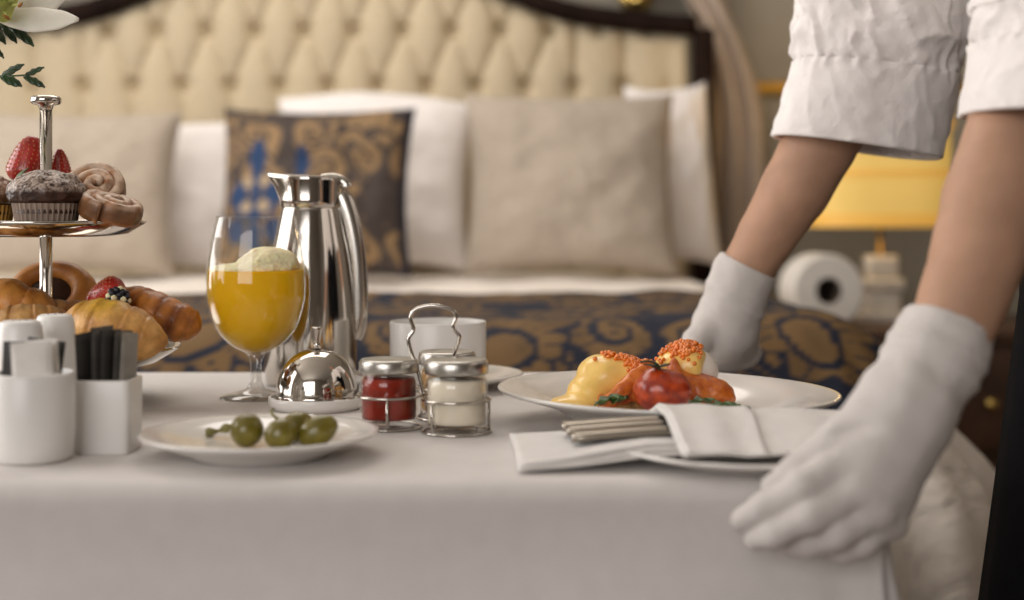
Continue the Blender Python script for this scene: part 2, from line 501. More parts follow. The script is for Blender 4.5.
# ------------------------------------------------------------------ bed
BX0, BX1, BY0, BY1, BZ = -1.43, 0.47, 1.80, 3.74, 0.75
bed = thing('bed', 'wide bed with cream button-tufted headboard in a dark arched wooden frame', 'bed', ((BX0 + BX1) / 2, 2.7, 0))
V, F = slab('', BX0 + .06, BX1 - .06, BY0 + .06, BY1, .06, .34, 0)
mesh('bed_base', V, F, M['upholstery'], bed, smooth=False, world=True)
V, F = box(BX1 - BX0 - .06, BY1 - BY0 - .04, .39, .05, ((BX0 + BX1) / 2, (BY0 + BY1) / 2 + .01, .34), 4)
mesh('mattress', V, F, M['sheet'], bed, world=True)
for x in (BX0 + .12, BX1 - .12):
    for y in (BY0 + .15, BY1 - .1):
        V, F = box(.07, .07, .07, .01, (x, y, 0)); mesh('leg', V, F, M['wood'], bed, world=True)
HC, HY = -0.4955, 3.75                      # headboard centre and front plane
HW = .985
arch_pts = np.array([(0, 1.60), (.20, 1.585), (.36, 1.535), (.49, 1.478), (.624, 1.428), (.785, 1.402), (.972, 1.386), (1.06, 1.384)])
def arch(ax):
    return float(np.interp(abs(ax), AX, AZ))
_s = smoothprof(arch_pts, 10); AX, AZ = _s[:, 0], _s[:, 1]
DX, DZ = .1315, .150
ZROW = CZ - (86 - HZ) / FPX * HY             # lowest button row
XB = (379 - 512) / FPX * HY                  # a button column of that row
# lattice: buttons where (u/1) spaced DX in a row; rows shift by half: use u scaled so that a row has period 2
def tuft2(x, z):
    u = 2 * (x - XB) / DX; v = (z - ZROW) / DZ
    side = min(1, max(0, (abs(x - HC) - .58) / .08))
    if z >= ZROW:
        h = (abs(math.sin(math.pi * (u + v) / 2)) * abs(math.sin(math.pi * (u - v) / 2))) ** .36
        # dents at the lattice points
        du = (u - v + 1) % 2 - 1; dv = (u + v + 1) % 2 - 1
        h = h * (1 - side) + side * abs(math.sin(math.pi * u / 2)) ** .45
        dent = math.exp(-(((du + dv) * DX / 4) ** 2 + ((dv - du) * DZ / 2) ** 2) / .020 ** 2)
    else:
        h = abs(math.sin(math.pi * u / 2)) ** .45
        du = (u + 1) % 2 - 1
        dent = math.exp(-((du * DX / 2) ** 2 + (z - ZROW) ** 2) / .020 ** 2)
    return .45 + .55 * h - .62 * dent
nu, nv = 420, 150
V = []
for j in range(nv):
    for i in range(nu):
        ax = -HW + 2 * HW * i / (nu - 1)
        zt = arch(ax) + .004
        z = .55 + (zt - .55) * j / (nv - 1)
        edge = min(1, (zt - z) / .03, (HW - abs(ax)) / .03); edge = max(0, edge)
        inner = min(1, max(0, (HW - .05 - abs(ax)) / .05))
        h = tuft2(HC + ax, z)
        h = h * inner + (1 - inner)
        V.append((HC + ax, HY + .035 - .052 * h * (.25 + .75 * edge ** .5), z))
F = [(j * nu + i, j * nu + i + 1, (j + 1) * nu + i + 1, (j + 1) * nu + i) for j in range(nv - 1) for i in range(nu - 1)]
hb = mesh('headboard_panel', V, F, M['upholstery'], bed, world=True)
bm_V, bm_F = lathe([(0, .007), (.006, .006), (.010, .003), (.011, 0), (0, 0)], 10)
bm_V = bm_V @ rotm(math.pi / 2, 0, 0).T
bme = None
for row in range(0, 6):
    z = ZROW + row * DZ
    for c in range(-14, 15):
        x = XB + (c + (.5 if row % 2 else 0)) * DX
        if abs(x - HC) > HW - .10 or z > arch(x - HC) - .03: continue
        P = np.array([x, HY + .028, z])
        if bme is None:
            o = mesh('button', bm_V, bm_F, M['upholstery'], hb); bme = o.data
        else:
            o = bpy.data.objects.new('button', bme); C.objects.link(o); o.parent = hb
        o.location = Vector(P - np.array(bed.location))
# back board and dark frame following the arch
xs = np.linspace(-HW, HW, 90)
prof = [(-.035, -.004), (-.045, .012), (-.045, .032), (-.03, .048), (.0, .052), (.03, .05), (.06, .05), (.06, -.004)]
rings = []
for ax in xs:
    s = (arch(ax + .005) - arch(ax - .005)) / .01
    n_ = np.array([-s, 1.0]) / math.hypot(s, 1)
    rings.append([(HC + ax + n_[0] * b, HY + a, arch(ax) + n_[1] * b) for a, b in prof])
A1 = loft(rings, True, True)
parts = [A1]
for sx in (-1, 1):
    V, F = box(.055, .12, 1.40, .012, (HC + sx * (HW + .022), HY + .02, 0)); parts.append((V, F))
V, F = join(*parts)
mesh('headboard_frame', V, F, M['wood'], bed, world=True)
V, F = slab('', HC - HW, HC + HW, HY + .05, HY + .08, .3, 1.40, 0)
mesh('headboard_back', V, F, M['wood'], bed, world=True, smooth=False)

# duvet
def dtop(a, b):
    return .012 * nz((a, b, 0), 2.2, 3) + .004 * nz((a, b, 0), 9, 5)
def dwave(cx, cy, th, dr):
    s = cx * 9 + cy * 9 + th * 5
    return min(1, dr / .2) * (.012 * math.sin(s * 1.3) + .012 * math.sin(s * 2.9 + 1))
DR = (BX0 + .06, BX1 - .07, BY0 + .08, BY1 + .02)
gx = spread(DR[0], DR[1], .16, 60, 22, .66); gy = [g for g in spread(DR[2], DR[3], .16, 60, 22, .66) if g <= BY1 - .02]
dphi = lambda L: np.interp(L, [0, .10, .26, .42], [0, .80, .84, 1.45])
V, F = drape(gx, gy, DR, BZ, dphi, dwave, 0, dtop)
o = mesh('duvet', V, F, M['duvet'], None, (0, 2.7, .3), world=True, solid=.012, offset=-1)
tag(o, 'white satin duvet spread over the bed, hanging down past the foot corner', 'duvet')

def damask(u, v):
    """flat woven print; returns rgb"""
    u = np.asarray(u, float) / 1.1; v = np.asarray(v, float) / 1.1
    uw = u + .010 * np.sin(31 * v + 1) + .006 * np.sin(57 * v + 40 * u); vw = v + .010 * np.sin(29 * u + 2) + .006 * np.sin(49 * u - 37 * v)
    W, H = .36, .42
    g = np.zeros_like(uw)
    LN = .0085                                   # dark outline around every leaf
    def put(g, ins, fill): return np.where(ins, fill * 1.0, g)
    for k in (0, 1):
        ci = np.floor(uw / W + .5 * k); lu = uw - (ci - .5 * k + .5) * W
        off = H * .5 * k
        cj = np.floor((vw + off) / H); lv = (vw + off) - (cj + .5) * H
        au = np.abs(lu)
        # curling leaves to either side
        for (sx, sy, sr, dirn) in ((.138, .140, .054, 1), (.128, -.02, .064, -1), (.088, -.155, .054, 1), (.058, .100, .058, 1)):
            rr = np.hypot(au - sx, lv - sy) + 1e-6; tt = np.arctan2(lv - sy, au - sx) * dirn
            lob = sr * (.80 + .20 * np.abs(np.cos(3.5 * tt)) ** .6)
            ph = (np.log(rr / sr) * .95 - tt / (2 * math.pi)) % 1.0
            vein = (np.abs(np.sin(7 * tt)) < .16) & (rr > .55 * sr)
            g = put(g, rr < lob, (rr < lob - LN) & (ph < .58) & ~vein)
        # palmette
        r = np.hypot(lu, lv + .04); th = np.arctan2(lu, lv + .04)
        R = .090 * (.60 + .40 * np.abs(np.cos(3.5 * th)) ** .5) * (1.15 - .35 * np.abs(th) / math.pi)
        vein = (np.abs(np.sin(7 * th)) < .15) & (r > .035)
        g = put(g, r < R, (r < R - LN) & ~vein & ~(np.abs(r - .036) < .006))
    shade = .5 + .5 * np.sin(90 * uw) * np.sin(70 * vw)
    gold = np.array([.180, .104, .040]); gold2 = np.array([.090, .052, .022]); navy = np.array([.010, .014, .030])
    c = navy + g[..., None] * ((gold + (gold2 - gold) * (shade[..., None] ** 2) * .6) - navy)
    return c
# bed runner
RL = []
gx = np.linspace(DR[0] - .30, DR[1] + .30, 330); gy = np.linspace(DR[2] - .30, 2.36, 220)
flat = [(a, b) for b in gy for a in gx]
gyw = []
V, F = drape(gx, gy, DR, BZ, dphi, dwave, .016, dtop)
fa = np.array(flat)
V[:, 1] += np.where(fa[:, 1] > 2.0, (fa[:, 1] - 2.0) / .36 * (.16 * (fa[:, 0] + .35)), 0)   # far edge lies a little askew
cold = damask(fa[:, 0], fa[:, 1])
bord = (fa[:, 1] > 2.315); cold[bord] = np.array([.045, .028, .016])
Lx = np.maximum(0, np.maximum(DR[0] - fa[:, 0], fa[:, 0] - DR[1])); Ly = np.maximum(0, DR[2] - fa[:, 1])
keep = np.hypot(Lx, Ly) < .205
F = [f for f in F if all(keep[i] for i in f)]
used = sorted({i for f in F for i in f}); mp_ = {a: b for b, a in enumerate(used)}
V = V[used]; cold = cold[used]; F = [tuple(mp_[i] for i in f) for f in F]
o = mesh('bed_runner', V, F, M['dam'], None, (-.47, 2.1, .4), world=True, col=cold, solid=.008, offset=-1)
tag(o, 'navy and gold damask runner laid across the foot of the bed', 'bed runner')

# pillows
def pillow(name, label, cat, px, pyt, pyb, wpx, d, m, tk=.085, lean=14, seed=1, col=None, rz=0, group='pillows along the headboard', peak=.0, n=46, roll=0):
    wd, ht = wpx / FPX * d / 2, (pyb - pyt) / FPX * d / 2
    V, F, cols = [], [], []
    def front(s):
        base = len(V)
        for j in range(n):
            for i in range(n):
                u = -1 + 2 * i / (n - 1); v = -1 + 2 * j / (n - 1)
                pu = max(0, 1 - abs(u) ** 2.4); pv = max(0, 1 - abs(v) ** 2.4)
                t = tk * (pu * pv) ** .42
                kx = 1 - .075 * (1 - v * v) * abs(u) ** 3; kz = 1 - .095 * (1 - u * u) * abs(v) ** 3
                x = u * wd * kx; z = v * ht * kz + peak * (v + 1) * math.cos(u * 1.3)
                w_ = nz((u * 1.2, v * 1.2, seed), 1.6, seed) * .014 * (pu * pv) ** .3
                V.append((x, -s * t + (s * -1) * w_ , z))
                if col is not None: cols.append(col(u * wd, v * ht))
        for j in range(n - 1):
            for i in range(n - 1):
                q = (base + j * n + i, base + j * n + i + 1, base + (j + 1) * n + i + 1, base + (j + 1) * n + i)
                F.append(q if s > 0 else q[::-1])
    front(1); front(-1)
    V = np.array(V) @ rotm(0, roll, 0).T @ rotm(math.radians(-lean), 0, 0).T @ rotm(0, 0, rz).T
    zmin = V[:, 2].min()
    P = at(px, pyb, d); 
    V[:, 2] += -zmin
    o = mesh(name, V, F, m, None, (P[0], P[1], BZ + .012), col=np.array(cols) if cols else None)
    return tag(o, label, cat, group)
pillow('pillow', 'white pillow standing between the left beige cushion and the damask cushion', 'pillow', 150, 121, 279, 205, 3.48, M['sheet'], seed=2)
pillow('pillow', 'white pillow standing behind the top of the damask cushion, its peak showing', 'pillow', 372, 112, 279, 200, 3.56, M['sheet'], seed=3, peak=.028, roll=.03)
pillow('pillow', 'white pillow at the right end of the bed behind the beige cushion', 'pillow', 672, 86, 279, 84, 3.56, M['sheet'], seed=4, roll=-.05)
pillow('cushion', 'beige linen cushion at the left, behind the tiered stand', 'cushion', 76, 112, 282, 205, 3.28, M['linen'], seed=5)
pillow('cushion', 'beige linen cushion right of the steel jug, in front of white pillows', 'cushion', 570, 93, 281, 212, 3.34, M['linen'], seed=6)
def damp(x, z):
    c = damask(np.array([x * .9 + .05]), np.array([z * .9 + .1]))[0]
    lum = c[0] > .1
    c = np.array([.27, .172, .085]) if lum else np.array([.060, .046, .040])
    # blue fleur on the left half
    fx, fz = x + .124, z + .025
    e = 1e9
    for (ox, oz, rx, rz_) in ((0, .085, .022, .048), (0, .02, .016, .05), (-.045, .0, .026, .034), (.045, .0, .026, .034), (0, -.04, .055, .018), (-.045, -.085, .024, .03), (.045, -.085, .024, .03), (0, -.1, .018, .05), (.105, .07, .016, .045)):
        e = min(e, abs((fx - ox) / rx) ** 1.6 + abs((fz - oz) / rz_) ** 1.6)
    if e < 1: c = np.array([.018, .045, .115])
    for (ox, oz) in ((-.022, .028), (.022, .028), (-.022, -.032), (.022, -.032)):
        if math.hypot(fx - ox, fz - oz) < .015: c = np.array([.36, .27, .17])
    if x > .205 or abs(z) > .2: c = np.array([.02, .02, .035])
    return c
pillow('cushion', 'gold and navy damask cushion with a blue fleur motif', 'cushion', 316, 108, 283, 196, 3.22, M['dam'], seed=7, col=damp, n=110, rz=-.04)

# ------------------------------------------------------------------ drape by the headboard
path = np.array([at(628, -670, 3.87), at(640, -420, 3.87), at(672, -120, 3.87), at(694, -20, 3.87), at(722, 40, 3.87), at(738, 110, 3.87), at(739, 200, 3.87), at(737, 290, 3.87), at(737, 470, 3.87)])
path[-1][2] = .02
Pp = smoothprof(path, 10)
wd = np.interp(np.linspace(0, 1, len(Pp)), [0, .25, .5, .62, .78, 1], [.26, .20, .12, .13, .155, .17])
V, F = [], []
nn = 60
for i, p in enumerate(Pp):
    t = i / (len(Pp) - 1)
    for k in range(nn):
        u = k / (nn - 1) * 2 - 1
        y = .024 * math.sin(u * 8 + .6 * math.sin(t * 4)) + .006 * math.sin(u * 21 + 2 * t)
        x = u * wd[i] * .55
        V.append((p[0] + x, p[1] + y, p[2] - .10 * u * max(0, .6 - abs(t - .35) * 2)))
F = [(i * nn + k, i * nn + k + 1, (i + 1) * nn + k + 1, (i + 1) * nn + k) for i in range(len(Pp) - 1) for k in range(nn - 1)]
o = mesh('bed_drape', V, F, M['drape'], None, (.62, 3.87, 0), world=True, solid=.004)
tag(o, 'taupe drape gathered beside the right end of the headboard', 'curtain')

# brass sconce on the wall above the headboard
P = at(638, 12, 3.86)
sco = thing('wall_sconce', 'brass wall sconce above the right side of the headboard', 'wall lamp', (P[0], YB, P[2]))
V, F = lathe([(0, 0), (.045, 0), (.05, .006), (.04, .014), (0, .016)], 24); V = V @ rotm(math.pi / 2, 0, 0).T; V[:, 2] += .06
mesh('backplate', V, F, M['brass'], sco)
V, F = tube(smoothprof([(0, -.01, .06), (0, -.05, .045), (0, -.085, .06), (0, -.09, .09)], 6), .008, 10)
mesh('arm', V, F, M['brass'], sco)
V, F = lathe(smoothprof([(0, -.0), (.012, .002), (.024, .012), (.026, .03), (.02, .04), (.03, .055), (0, .056)], 5), 24); V[:, 1] += -.09; V[:, 2] += .01
mesh('cup', V, F, M['brass'], sco)
V, F = lathe([(.05, .075), (.045, .20), (.043, .20), (.048, .075)], 28); V[:, 1] += -.09
mesh('shade', V, F, M['drape'], sco)

# ------------------------------------------------------------------ nightstand with lamp and things
NX0, NX1, NY0, NY1, NZ = .74, 1.40, 3.14, 3.66, .645
ns = thing('nightstand', 'dark brown wooden nightstand at the right of the bed', 'nightstand', ((NX0 + NX1) / 2, (NY0 + NY1) / 2, 0))
V, F = box(NX1 - NX0, NY1 - NY0, .03, .006, (0, 0, NZ - .03)); mesh('top', V, F, M['nightwood'], ns)
V, F = box(NX1 - NX0 - .04, NY1 - NY0 - .03, NZ - .11, .004, (0, 0, .08)); mesh('body', V, F, M['nightwood'], ns)
for k in range(2):
    V, F = box(NX1 - NX0 - .10, .02, .22, .006, (0, -(NY1 - NY0) / 2 + .008, .12 + k * .25)); dr = mesh('drawer', V, F, M['nightwood'], ns)
    V, F = lathe([(0, 0), (.008, 0), (.008, .01), (.014, .018), (.01, .026), (0, .027)], 16); V = V @ rotm(math.pi / 2, 0, 0).T
    V[:, 1] -= (NY1 - NY0) / 2; V[:, 2] += .23 + k * .25; mesh('knob', V, F, M['brass'], dr)
for sx in (-1, 1):
    for sy in (-1, 1):
        V, F = box(.05, .05, .08, .006, (sx * (NX1 - NX0 - .12) / 2, sy * (NY1 - NY0 - .12) / 2, 0)); mesh('leg', V, F, M['nightwood'], ns)
# table lamp
LP = at(880, 300, 3.40)
lamp = thing('table_lamp', 'lit table lamp with a wide golden shade on a stacked crystal base', 'lamp', (LP[0], 3.40, NZ))
zb = NZ
def zat(py, d): return CZ - (py - HZ) / FPX * d - NZ
V, F = box(.12, .10, .025, .004, (0, 0, 0)); mesh('foot', V, F, M['crystal'], lamp)
zz = .025
for k, (wx, hh) in enumerate(((.085, .05), (.10, .03), (.075, .055))):
    V, F = box(wx, wx * .9, hh, .008, (0, 0, zz)); mesh('crystal_block', V, F, M['crystal'], lamp); zz += hh
V, F = tube([(0, 0, zz - .002), (0, 0, zat(175, 3.4))], .006, 12); mesh('stem', V, F, M['brass'], lamp)
s0, s1 = zat(226, 3.4), zat(120, 3.4)
def ring(a, b, z, n=48, p=3.0):
    out = []
    for k in range(n):
        t = 2 * math.pi * k / n; c, s = math.cos(t), math.sin(t)
        out.append((a * math.copysign(abs(c) ** (2 / p), c), b * math.copysign(abs(s) ** (2 / p), s), z))
    return out
V, F = loft([ring(.168, .12, s0), ring(.160, .115, s1), ring(.156, .111, s1), ring(.164, .116, s0), ring(.168, .12, s0)])
sh = mesh('shade', V, F, M['lampshade'], lamp)
for za, zb_ in ((s0 - .002, s0 + .03), (zat(176, 3.4), zat(171, 3.4)), (s1 - .02, s1 + .002)):
    V, F = loft([ring(.170, .122, za), ring(.169, .121, zb_), ring(.166, .118, zb_), ring(.166, .118, za), ring(.170, .122, za)])
    mesh('trim_band', V, F, M['shadeband'], sh)
pl = bpy.data.lights.new('lamp_bulb', 'POINT'); pl.energy = 2.2; pl.color = (1, .66, .30); pl.shadow_soft_size = .04
po = bpy.data.objects.new('lamp_bulb', pl); C.objects.link(po); po.location = (LP[0], 3.40, NZ + s1 - .01 + .03)
# white roll with a hole, glass jar
RP = at(812, 284, 3.25)
V, F = lathe([(.031, -.06), (.033, -.061), (.076, -.061), (.079, -.060), (.083, -.057), (.084, -.053), (.084, .053), (.079, .06), (.031, .06), (.031, -.06)], 48)
V = V @ rotm(math.pi / 2, 0, 0).T
rl = thing('paper_roll', 'white round roll with a dark centre hole, lying on the nightstand', 'roll', (RP[0] + .02, 3.25, NZ), rotz=.1)
V[:, 2] += .084
mesh('sheet', V, F, M['tissue'], rl, smooth=False)
V, F = lathe([(.0305, -.058), (.0305, .058), (.029, .058), (.029, -.058), (.0305, -.058)], 32); V = V @ rotm(math.pi / 2, 0, 0).T; V[:, 2] += .084
mesh('core', V, F, M['black_hole'], rl)
V, F = lathe([(0, 0), (.029, 0), (.029, .004), (0, .004)], 24); V = V @ rotm(math.pi / 2, 0, 0).T; V[:, 2] += .084; V[:, 1] += .03
mesh('hole_shade', V, F, M['black_hole'], rl)  # dark disc set in the hole as its painted shade

# ------------------------------------------------------------------ serving table and cloth
TX0, TX1, TY0, TY1, TZ = -.76, .220, .852, 1.432, .74
tb = thing('serving_table', 'wheeled serving table hidden under a white cloth', 'table', ((TX0 + TX1) / 2, (TY0 + TY1) / 2, 0))
V, F = box(TX1 - TX0 - .01, TY1 - TY0 - .01, .025, .004, (0, 0, TZ - .029)); mesh('tabletop', V, F, M['table'], tb)
for sx in (-1, 1):
    for sy in (-1, 1):
        x, y = sx * (TX1 - TX0 - .12) / 2, sy * (TY1 - TY0 - .12) / 2
        V, F = box(.035, .035, TZ - .029 - .06, .004, (x, y, .06)); lg = mesh('leg', V, F, M['steel'], tb)
        V, F = tube([(x - .012, y, .03), (x + .012, y, .03)], .03, 20); mesh('castor', V, F, M['black'], lg)
def twave(cx, cy, th, dr):
    k = min(1, max(0, dr - .03) / .25)
    corner = abs(math.sin(2 * th)) ** 1.5
    s = cx * 1.0 + cy * 1.0
    f = .010 * math.sin(s * 14 + 1.2) + .006 * math.sin(s * 31 + 4)
    if cx > TX1 - .06: f += -.010 * math.exp(-((cx - (TX1 - .022)) / .010) ** 2) * (1 if cy < TY0 + .01 else 0)
    sag = -.006 * math.exp(-((dr - .045) / .03) ** 2)
    return k * (f + .03 * corner * math.sin(3 * th + 1.0)) + sag
gx = spread(TX0, TX1, .03, 70, 30, .52); gy = spread(TY0, TY1, .03, 40, 30, .52)
gx = sorted(gx + list(np.linspace(TX1 - .055, TX1 - .002, 14)))
V, F = drape(gx, gy, (TX0, TX1, TY0, TY1), TZ, lambda L: np.interp(L, [0, .0195, .5], [0, 1.49, 1.48]), twave)
o = mesh('tablecloth', V, F, M['cloth'], None, ((TX0 + TX1) / 2, (TY0 + TY1) / 2, .2), world=True, solid=.0015, offset=-1)
tag(o, 'smooth white tablecloth covering the serving table to its front drop', 'tablecloth')

# ------------------------------------------------------------------ tableware helpers
def plate_profile(r, foot, h, t=.004, well=.62, flat_rim=.0):
    """coupe/rimmed plate: outside up, inside down"""
    out = [(0, .003), (foot - .004, .003), (foot - .003, 0), (foot, 0), (foot + .003, .003)]
    out += [(r * .80, h * .62 - t * .4), (r - .003, h - t * .75), (r, h - t * .25), (r - .001, h), (r - .004, h)]
    out += [(r * .80, h * .62 + t * .6), (r * well, .0035 + t), (r * well * .8, .003 + t), (0, .003 + t)]
    return out
def on_table(px, d): return ((px - 512) / FPX * d, d, TZ)

# olive plate
OP = on_table(260, .935)
V, F = lathe(plate_profile(.0795, .045, .017), 72)
tag(mesh('side_plate', V, F, M['porcelain'], None, OP), 'small white plate holding green olives', 'plate')
def olive(px, py, d, rx, ry, rz, tilt, label, stem=None):
    P = at(px, py, d)
    V, F = lathe(smoothprof([(0, -1), (.45, -.9), (.85, -.5), (1, 0), (.86, .5), (.48, .88), (.12, .985), (.0, .96)], 4), 24)
    V = V * np.array([rx, rx, rz]); V = V @ rotm(0, tilt, ry).T
    zb = V[:, 2].min(); zs = TZ + .0072
    th = thing('olive', label, 'olive', (P[0], P[1], zs), 'olives on the small plate')
    V[:, 2] -= zb
    mesh('flesh', V, F, M['olive'], th)
    if stem is not None:
        s = np.array(stem); T = tube(smoothprof(s, 4), np.linspace(.0012, .0009, (len(s) - 1) * 4 + 1), 8); mesh('stalk', T[0], T[1], M['olivestem'], th)
olive(247, 434, .925, .0112, 0, .0112, 0.4, 'round green olive, leftmost on the small plate')
olive(281, 436, .918, .0100, .4, .0112, 1.2, 'green olive in the middle front of the small plate')
olive(318, 432, .925, .0100, 0.2, .0140, 1.1, 'longest green olive, rightmost on the small plate')
olive(297, 424, .952, .0098, .5, .0118, 1.3, 'green olive with a stalk lying behind the other olives', [(-.008, 0, .012), (-.014, -.002, .016), (-.018, .003, .019), (-.017, .007, .021)])
V, F = tube(smoothprof([(-.012, 0, .0022), (-.004, .002, .003), (.004, 0, .006), (.010, .002, .0075)], 5), [.0022 + .0012 * math.sin(k * .9) for k in range(16)], 8)
V[:, 2] -= V[:, 2].min()
tag(mesh('olive_stalk', V, F, M['olivestem'], None, tuple(at(223, 428, .965)[:2]) + (TZ + .0075,)), 'loose olive stalk at the back left of the olive plate', 'stalk')

# round sachet holder
HP = on_table(33, .918)
hd = thing('sachet_holder', 'white round ceramic sachet holder at the left table edge', 'holder', HP)
V, F = lathe([(0, .001), (.022, 0), (.0255, .003), (.0268, .02), (.0268, .056), (.026, .058), (.0250, .0575), (.0248, .05), (.0245, .006), (0, .005)], 56)
mesh('body', V, F, M['ceramic'], hd)
def sachet(name, label, loc, rot, sx, sy, sz, m, group):
    def f(u, v):
        t = sy * .5 * max(0, 1 - abs(2 * v - 1) ** 6) * (1 - abs(2 * u - 1) ** 3) ** .5
        return u, v, t
    n1, n2 = 9, 17; V, F = [], []
    for s in (1, -1):
        b = len(V)
        for j in range(n2):
            for i in range(n1):
                u, v, t = f(i / (n1 - 1), j / (n2 - 1))
                V.append(((u - .5) * sx, -s * (t + .0003), v * sz))
        for j in range(n2 - 1):
            for i in range(n1 - 1):
                q = (b + j * n1 + i, b + j * n1 + i + 1, b + (j + 1) * n1 + i + 1, b + (j + 1) * n1 + i)
                F.append(q if s > 0 else q[::-1])
    o = mesh(name, V, F, m, None, loc, rot, smooth=False)
    return tag(o, label, 'sachet', group)
sachet('sugar_sachet', 'dark grey sachet in the round white holder', (HP[0] - .011, HP[1] + .002, TZ + .0065), (.02, .05, .25), .024, .005, .071, M['packdark'], 'sachets in the round holder')
sachet('sugar_sachet', 'black-edged sachet at the back of the round white holder', (HP[0] - .004, HP[1] + .012, TZ + .0065), (-.03, .12, -.1), .026, .004, .072, M['packdark'], 'sachets in the round holder')
sachet('sugar_sachet', 'white paper sachet at the front of the round white holder', (HP[0] + .006, HP[1] - .008, TZ + .0065), (.02, -.06, .1), .026, .006, .072, M['packwhite'], 'sachets in the round holder')
sachet('sugar_sachet', 'white paper sachet behind another in the round white holder', (HP[0] + .010, HP[1] + .002, TZ + .0065), (-.02, -.08, -.1), .022, .006, .0725, M['packwhite'], 'sachets in the round holder')

# square sachet holder
SP = on_table(108, .957)
sq = thing('sachet_holder', 'square white ceramic sachet holder beside the olive plate', 'holder', SP)
def sqring(a, z, n=48): return ring(a, a, z, n, 9.0)
V, F = loft([sqring(.0185, 0), sqring(.0193, .001), sqring(.0196, .048), sqring(.0192, .0495), sqring(.0176, .0495), sqring(.0174, .048), sqring(.0172, .006)], True, True)
mesh('body', V, F, M['ceramic'], sq, smooth=True)
for k, (ox, oy, ry, m_, hh, nm) in enumerate(((-.0105, -.002, -.06, 'packdark', .075, 'leftmost dark sachet in the square white holder'),
                                            (-.0045, .003, -.01, 'packmid', .078, 'dark grey second sachet from the left in the square holder'),
                                            (.0015, -.002, .02, 'packdark', .076, 'third dark sachet from the left in the square holder'),
                                            (.0070, .003, .07, 'packmid', .075, 'dark grey fourth sachet from the left in the square holder'),
                                            (.0115, -.001, .10, 'packgrey', .074, 'grey rightmost sachet in the square white holder'))):
    sachet('sugar_sachet', nm, (SP[0] + ox, SP[1] + oy, TZ + .0063), (0, ry, 1.15 + .05 * k), .024, .0045, hh, M[m_], 'sachets in the square holder')

# salt and pepper shakers
for nm, px, d, hgt, r0, r1, lb in (('salt_shaker', 20, .985, .0865, .0225, .0150, 'shorter white ceramic shaker behind the round sachet holder'),
                                   ('pepper_shaker', 55, 1.035, .0875, .0215, .0135, 'tall white tapered ceramic shaker left of the square holder')):
    th = thing(nm, lb, 'shaker', on_table(px, d), 'white table shakers')
    V, F = lathe([(0, 0), (r0 - .002, 0), (r0, .002)] + [(r0 + (r1 - r0) * t ** 1.2, .002 + (hgt - .006) * t) for t in np.linspace(.1, 1, 8)] + [(r1 - .0015, hgt - .001), (r1 - .004, hgt), (0, hgt + .0005)], 40)
    mesh('body', V, F, M['ceramic'], th)
    hv, hf = lathe([(0, .0004), (.0008, .0004), (.0008, 0), (0, 0)], 8)
    for k in range(5):
        a = k * 2 * math.pi / 5
        mesh('hole', hv + np.array([.005 * math.cos(a), .005 * math.sin(a), hgt + .0002]), hf, M['black_hole'], th)

# ------------------------------------------------------------------ tiered stand
STX, STD = (46 - 512) / FPX * 1.2, 1.2
st = thing('tiered_stand', 'two-tier silver cake stand with glassy rims and a central rod', 'cake stand', (STX, STD, TZ))
zl, zu = .788 - TZ, .8955 - TZ
V, F = lathe([(0, 0), (.050, 0), (.052, .002), (.047, .006), (.012, .012), (.008, .022), (.007, zl - .012), (0, zl - .012)], 48); mesh('foot', V, F, M['chrome'], st)
def dish(r, z, dp, do):
    p = [(.004, z - do), (r * .62, z - do), (r * .82, z - do * .82), (r * .94, z - do * .35), (r - .001, z - .002), (r, z), (r - .002, z + .0008), (r * .95, z - dp * .35), (r * .86, z - dp * .9), (r * .80, z - dp), (.004, z - dp)]
    return lathe(p, 84)
V, F = dish(.113, zl, .012, .017); mesh('lower_tray', V, F, M['chrome'], st)
V, F = dish(.0835, zu, .006, .013); mesh('upper_tray', V, F, M['chrome'], st)
V, F = lathe([(.0052, zl - .02), (.0052, 1.0 - TZ), (0, 1.0 - TZ)], 20); mesh('rod', V, F, M['chrome'], st)
zk = CZ - (105.5 - HZ) / FPX * 1.2 - TZ
V, F = lathe([(.0052, zk - .004), (.0065, zk), (.0115, zk + .001), (.0128, zk + .003), (.0128, zk + .006), (.011, zk + .0078), (0, zk + .0082)], 32); mesh('knob', V, F, M['chrome'], st)
V, F = lathe([(.0053, zu - .011), (.011, zu - .0105), (.009, zu - .005), (.0053, zu - .004)], 24); mesh('collar', V, F, M['chrome'], st)
ZU, ZL = .8955 - .006, .788 - .012          # tray floors

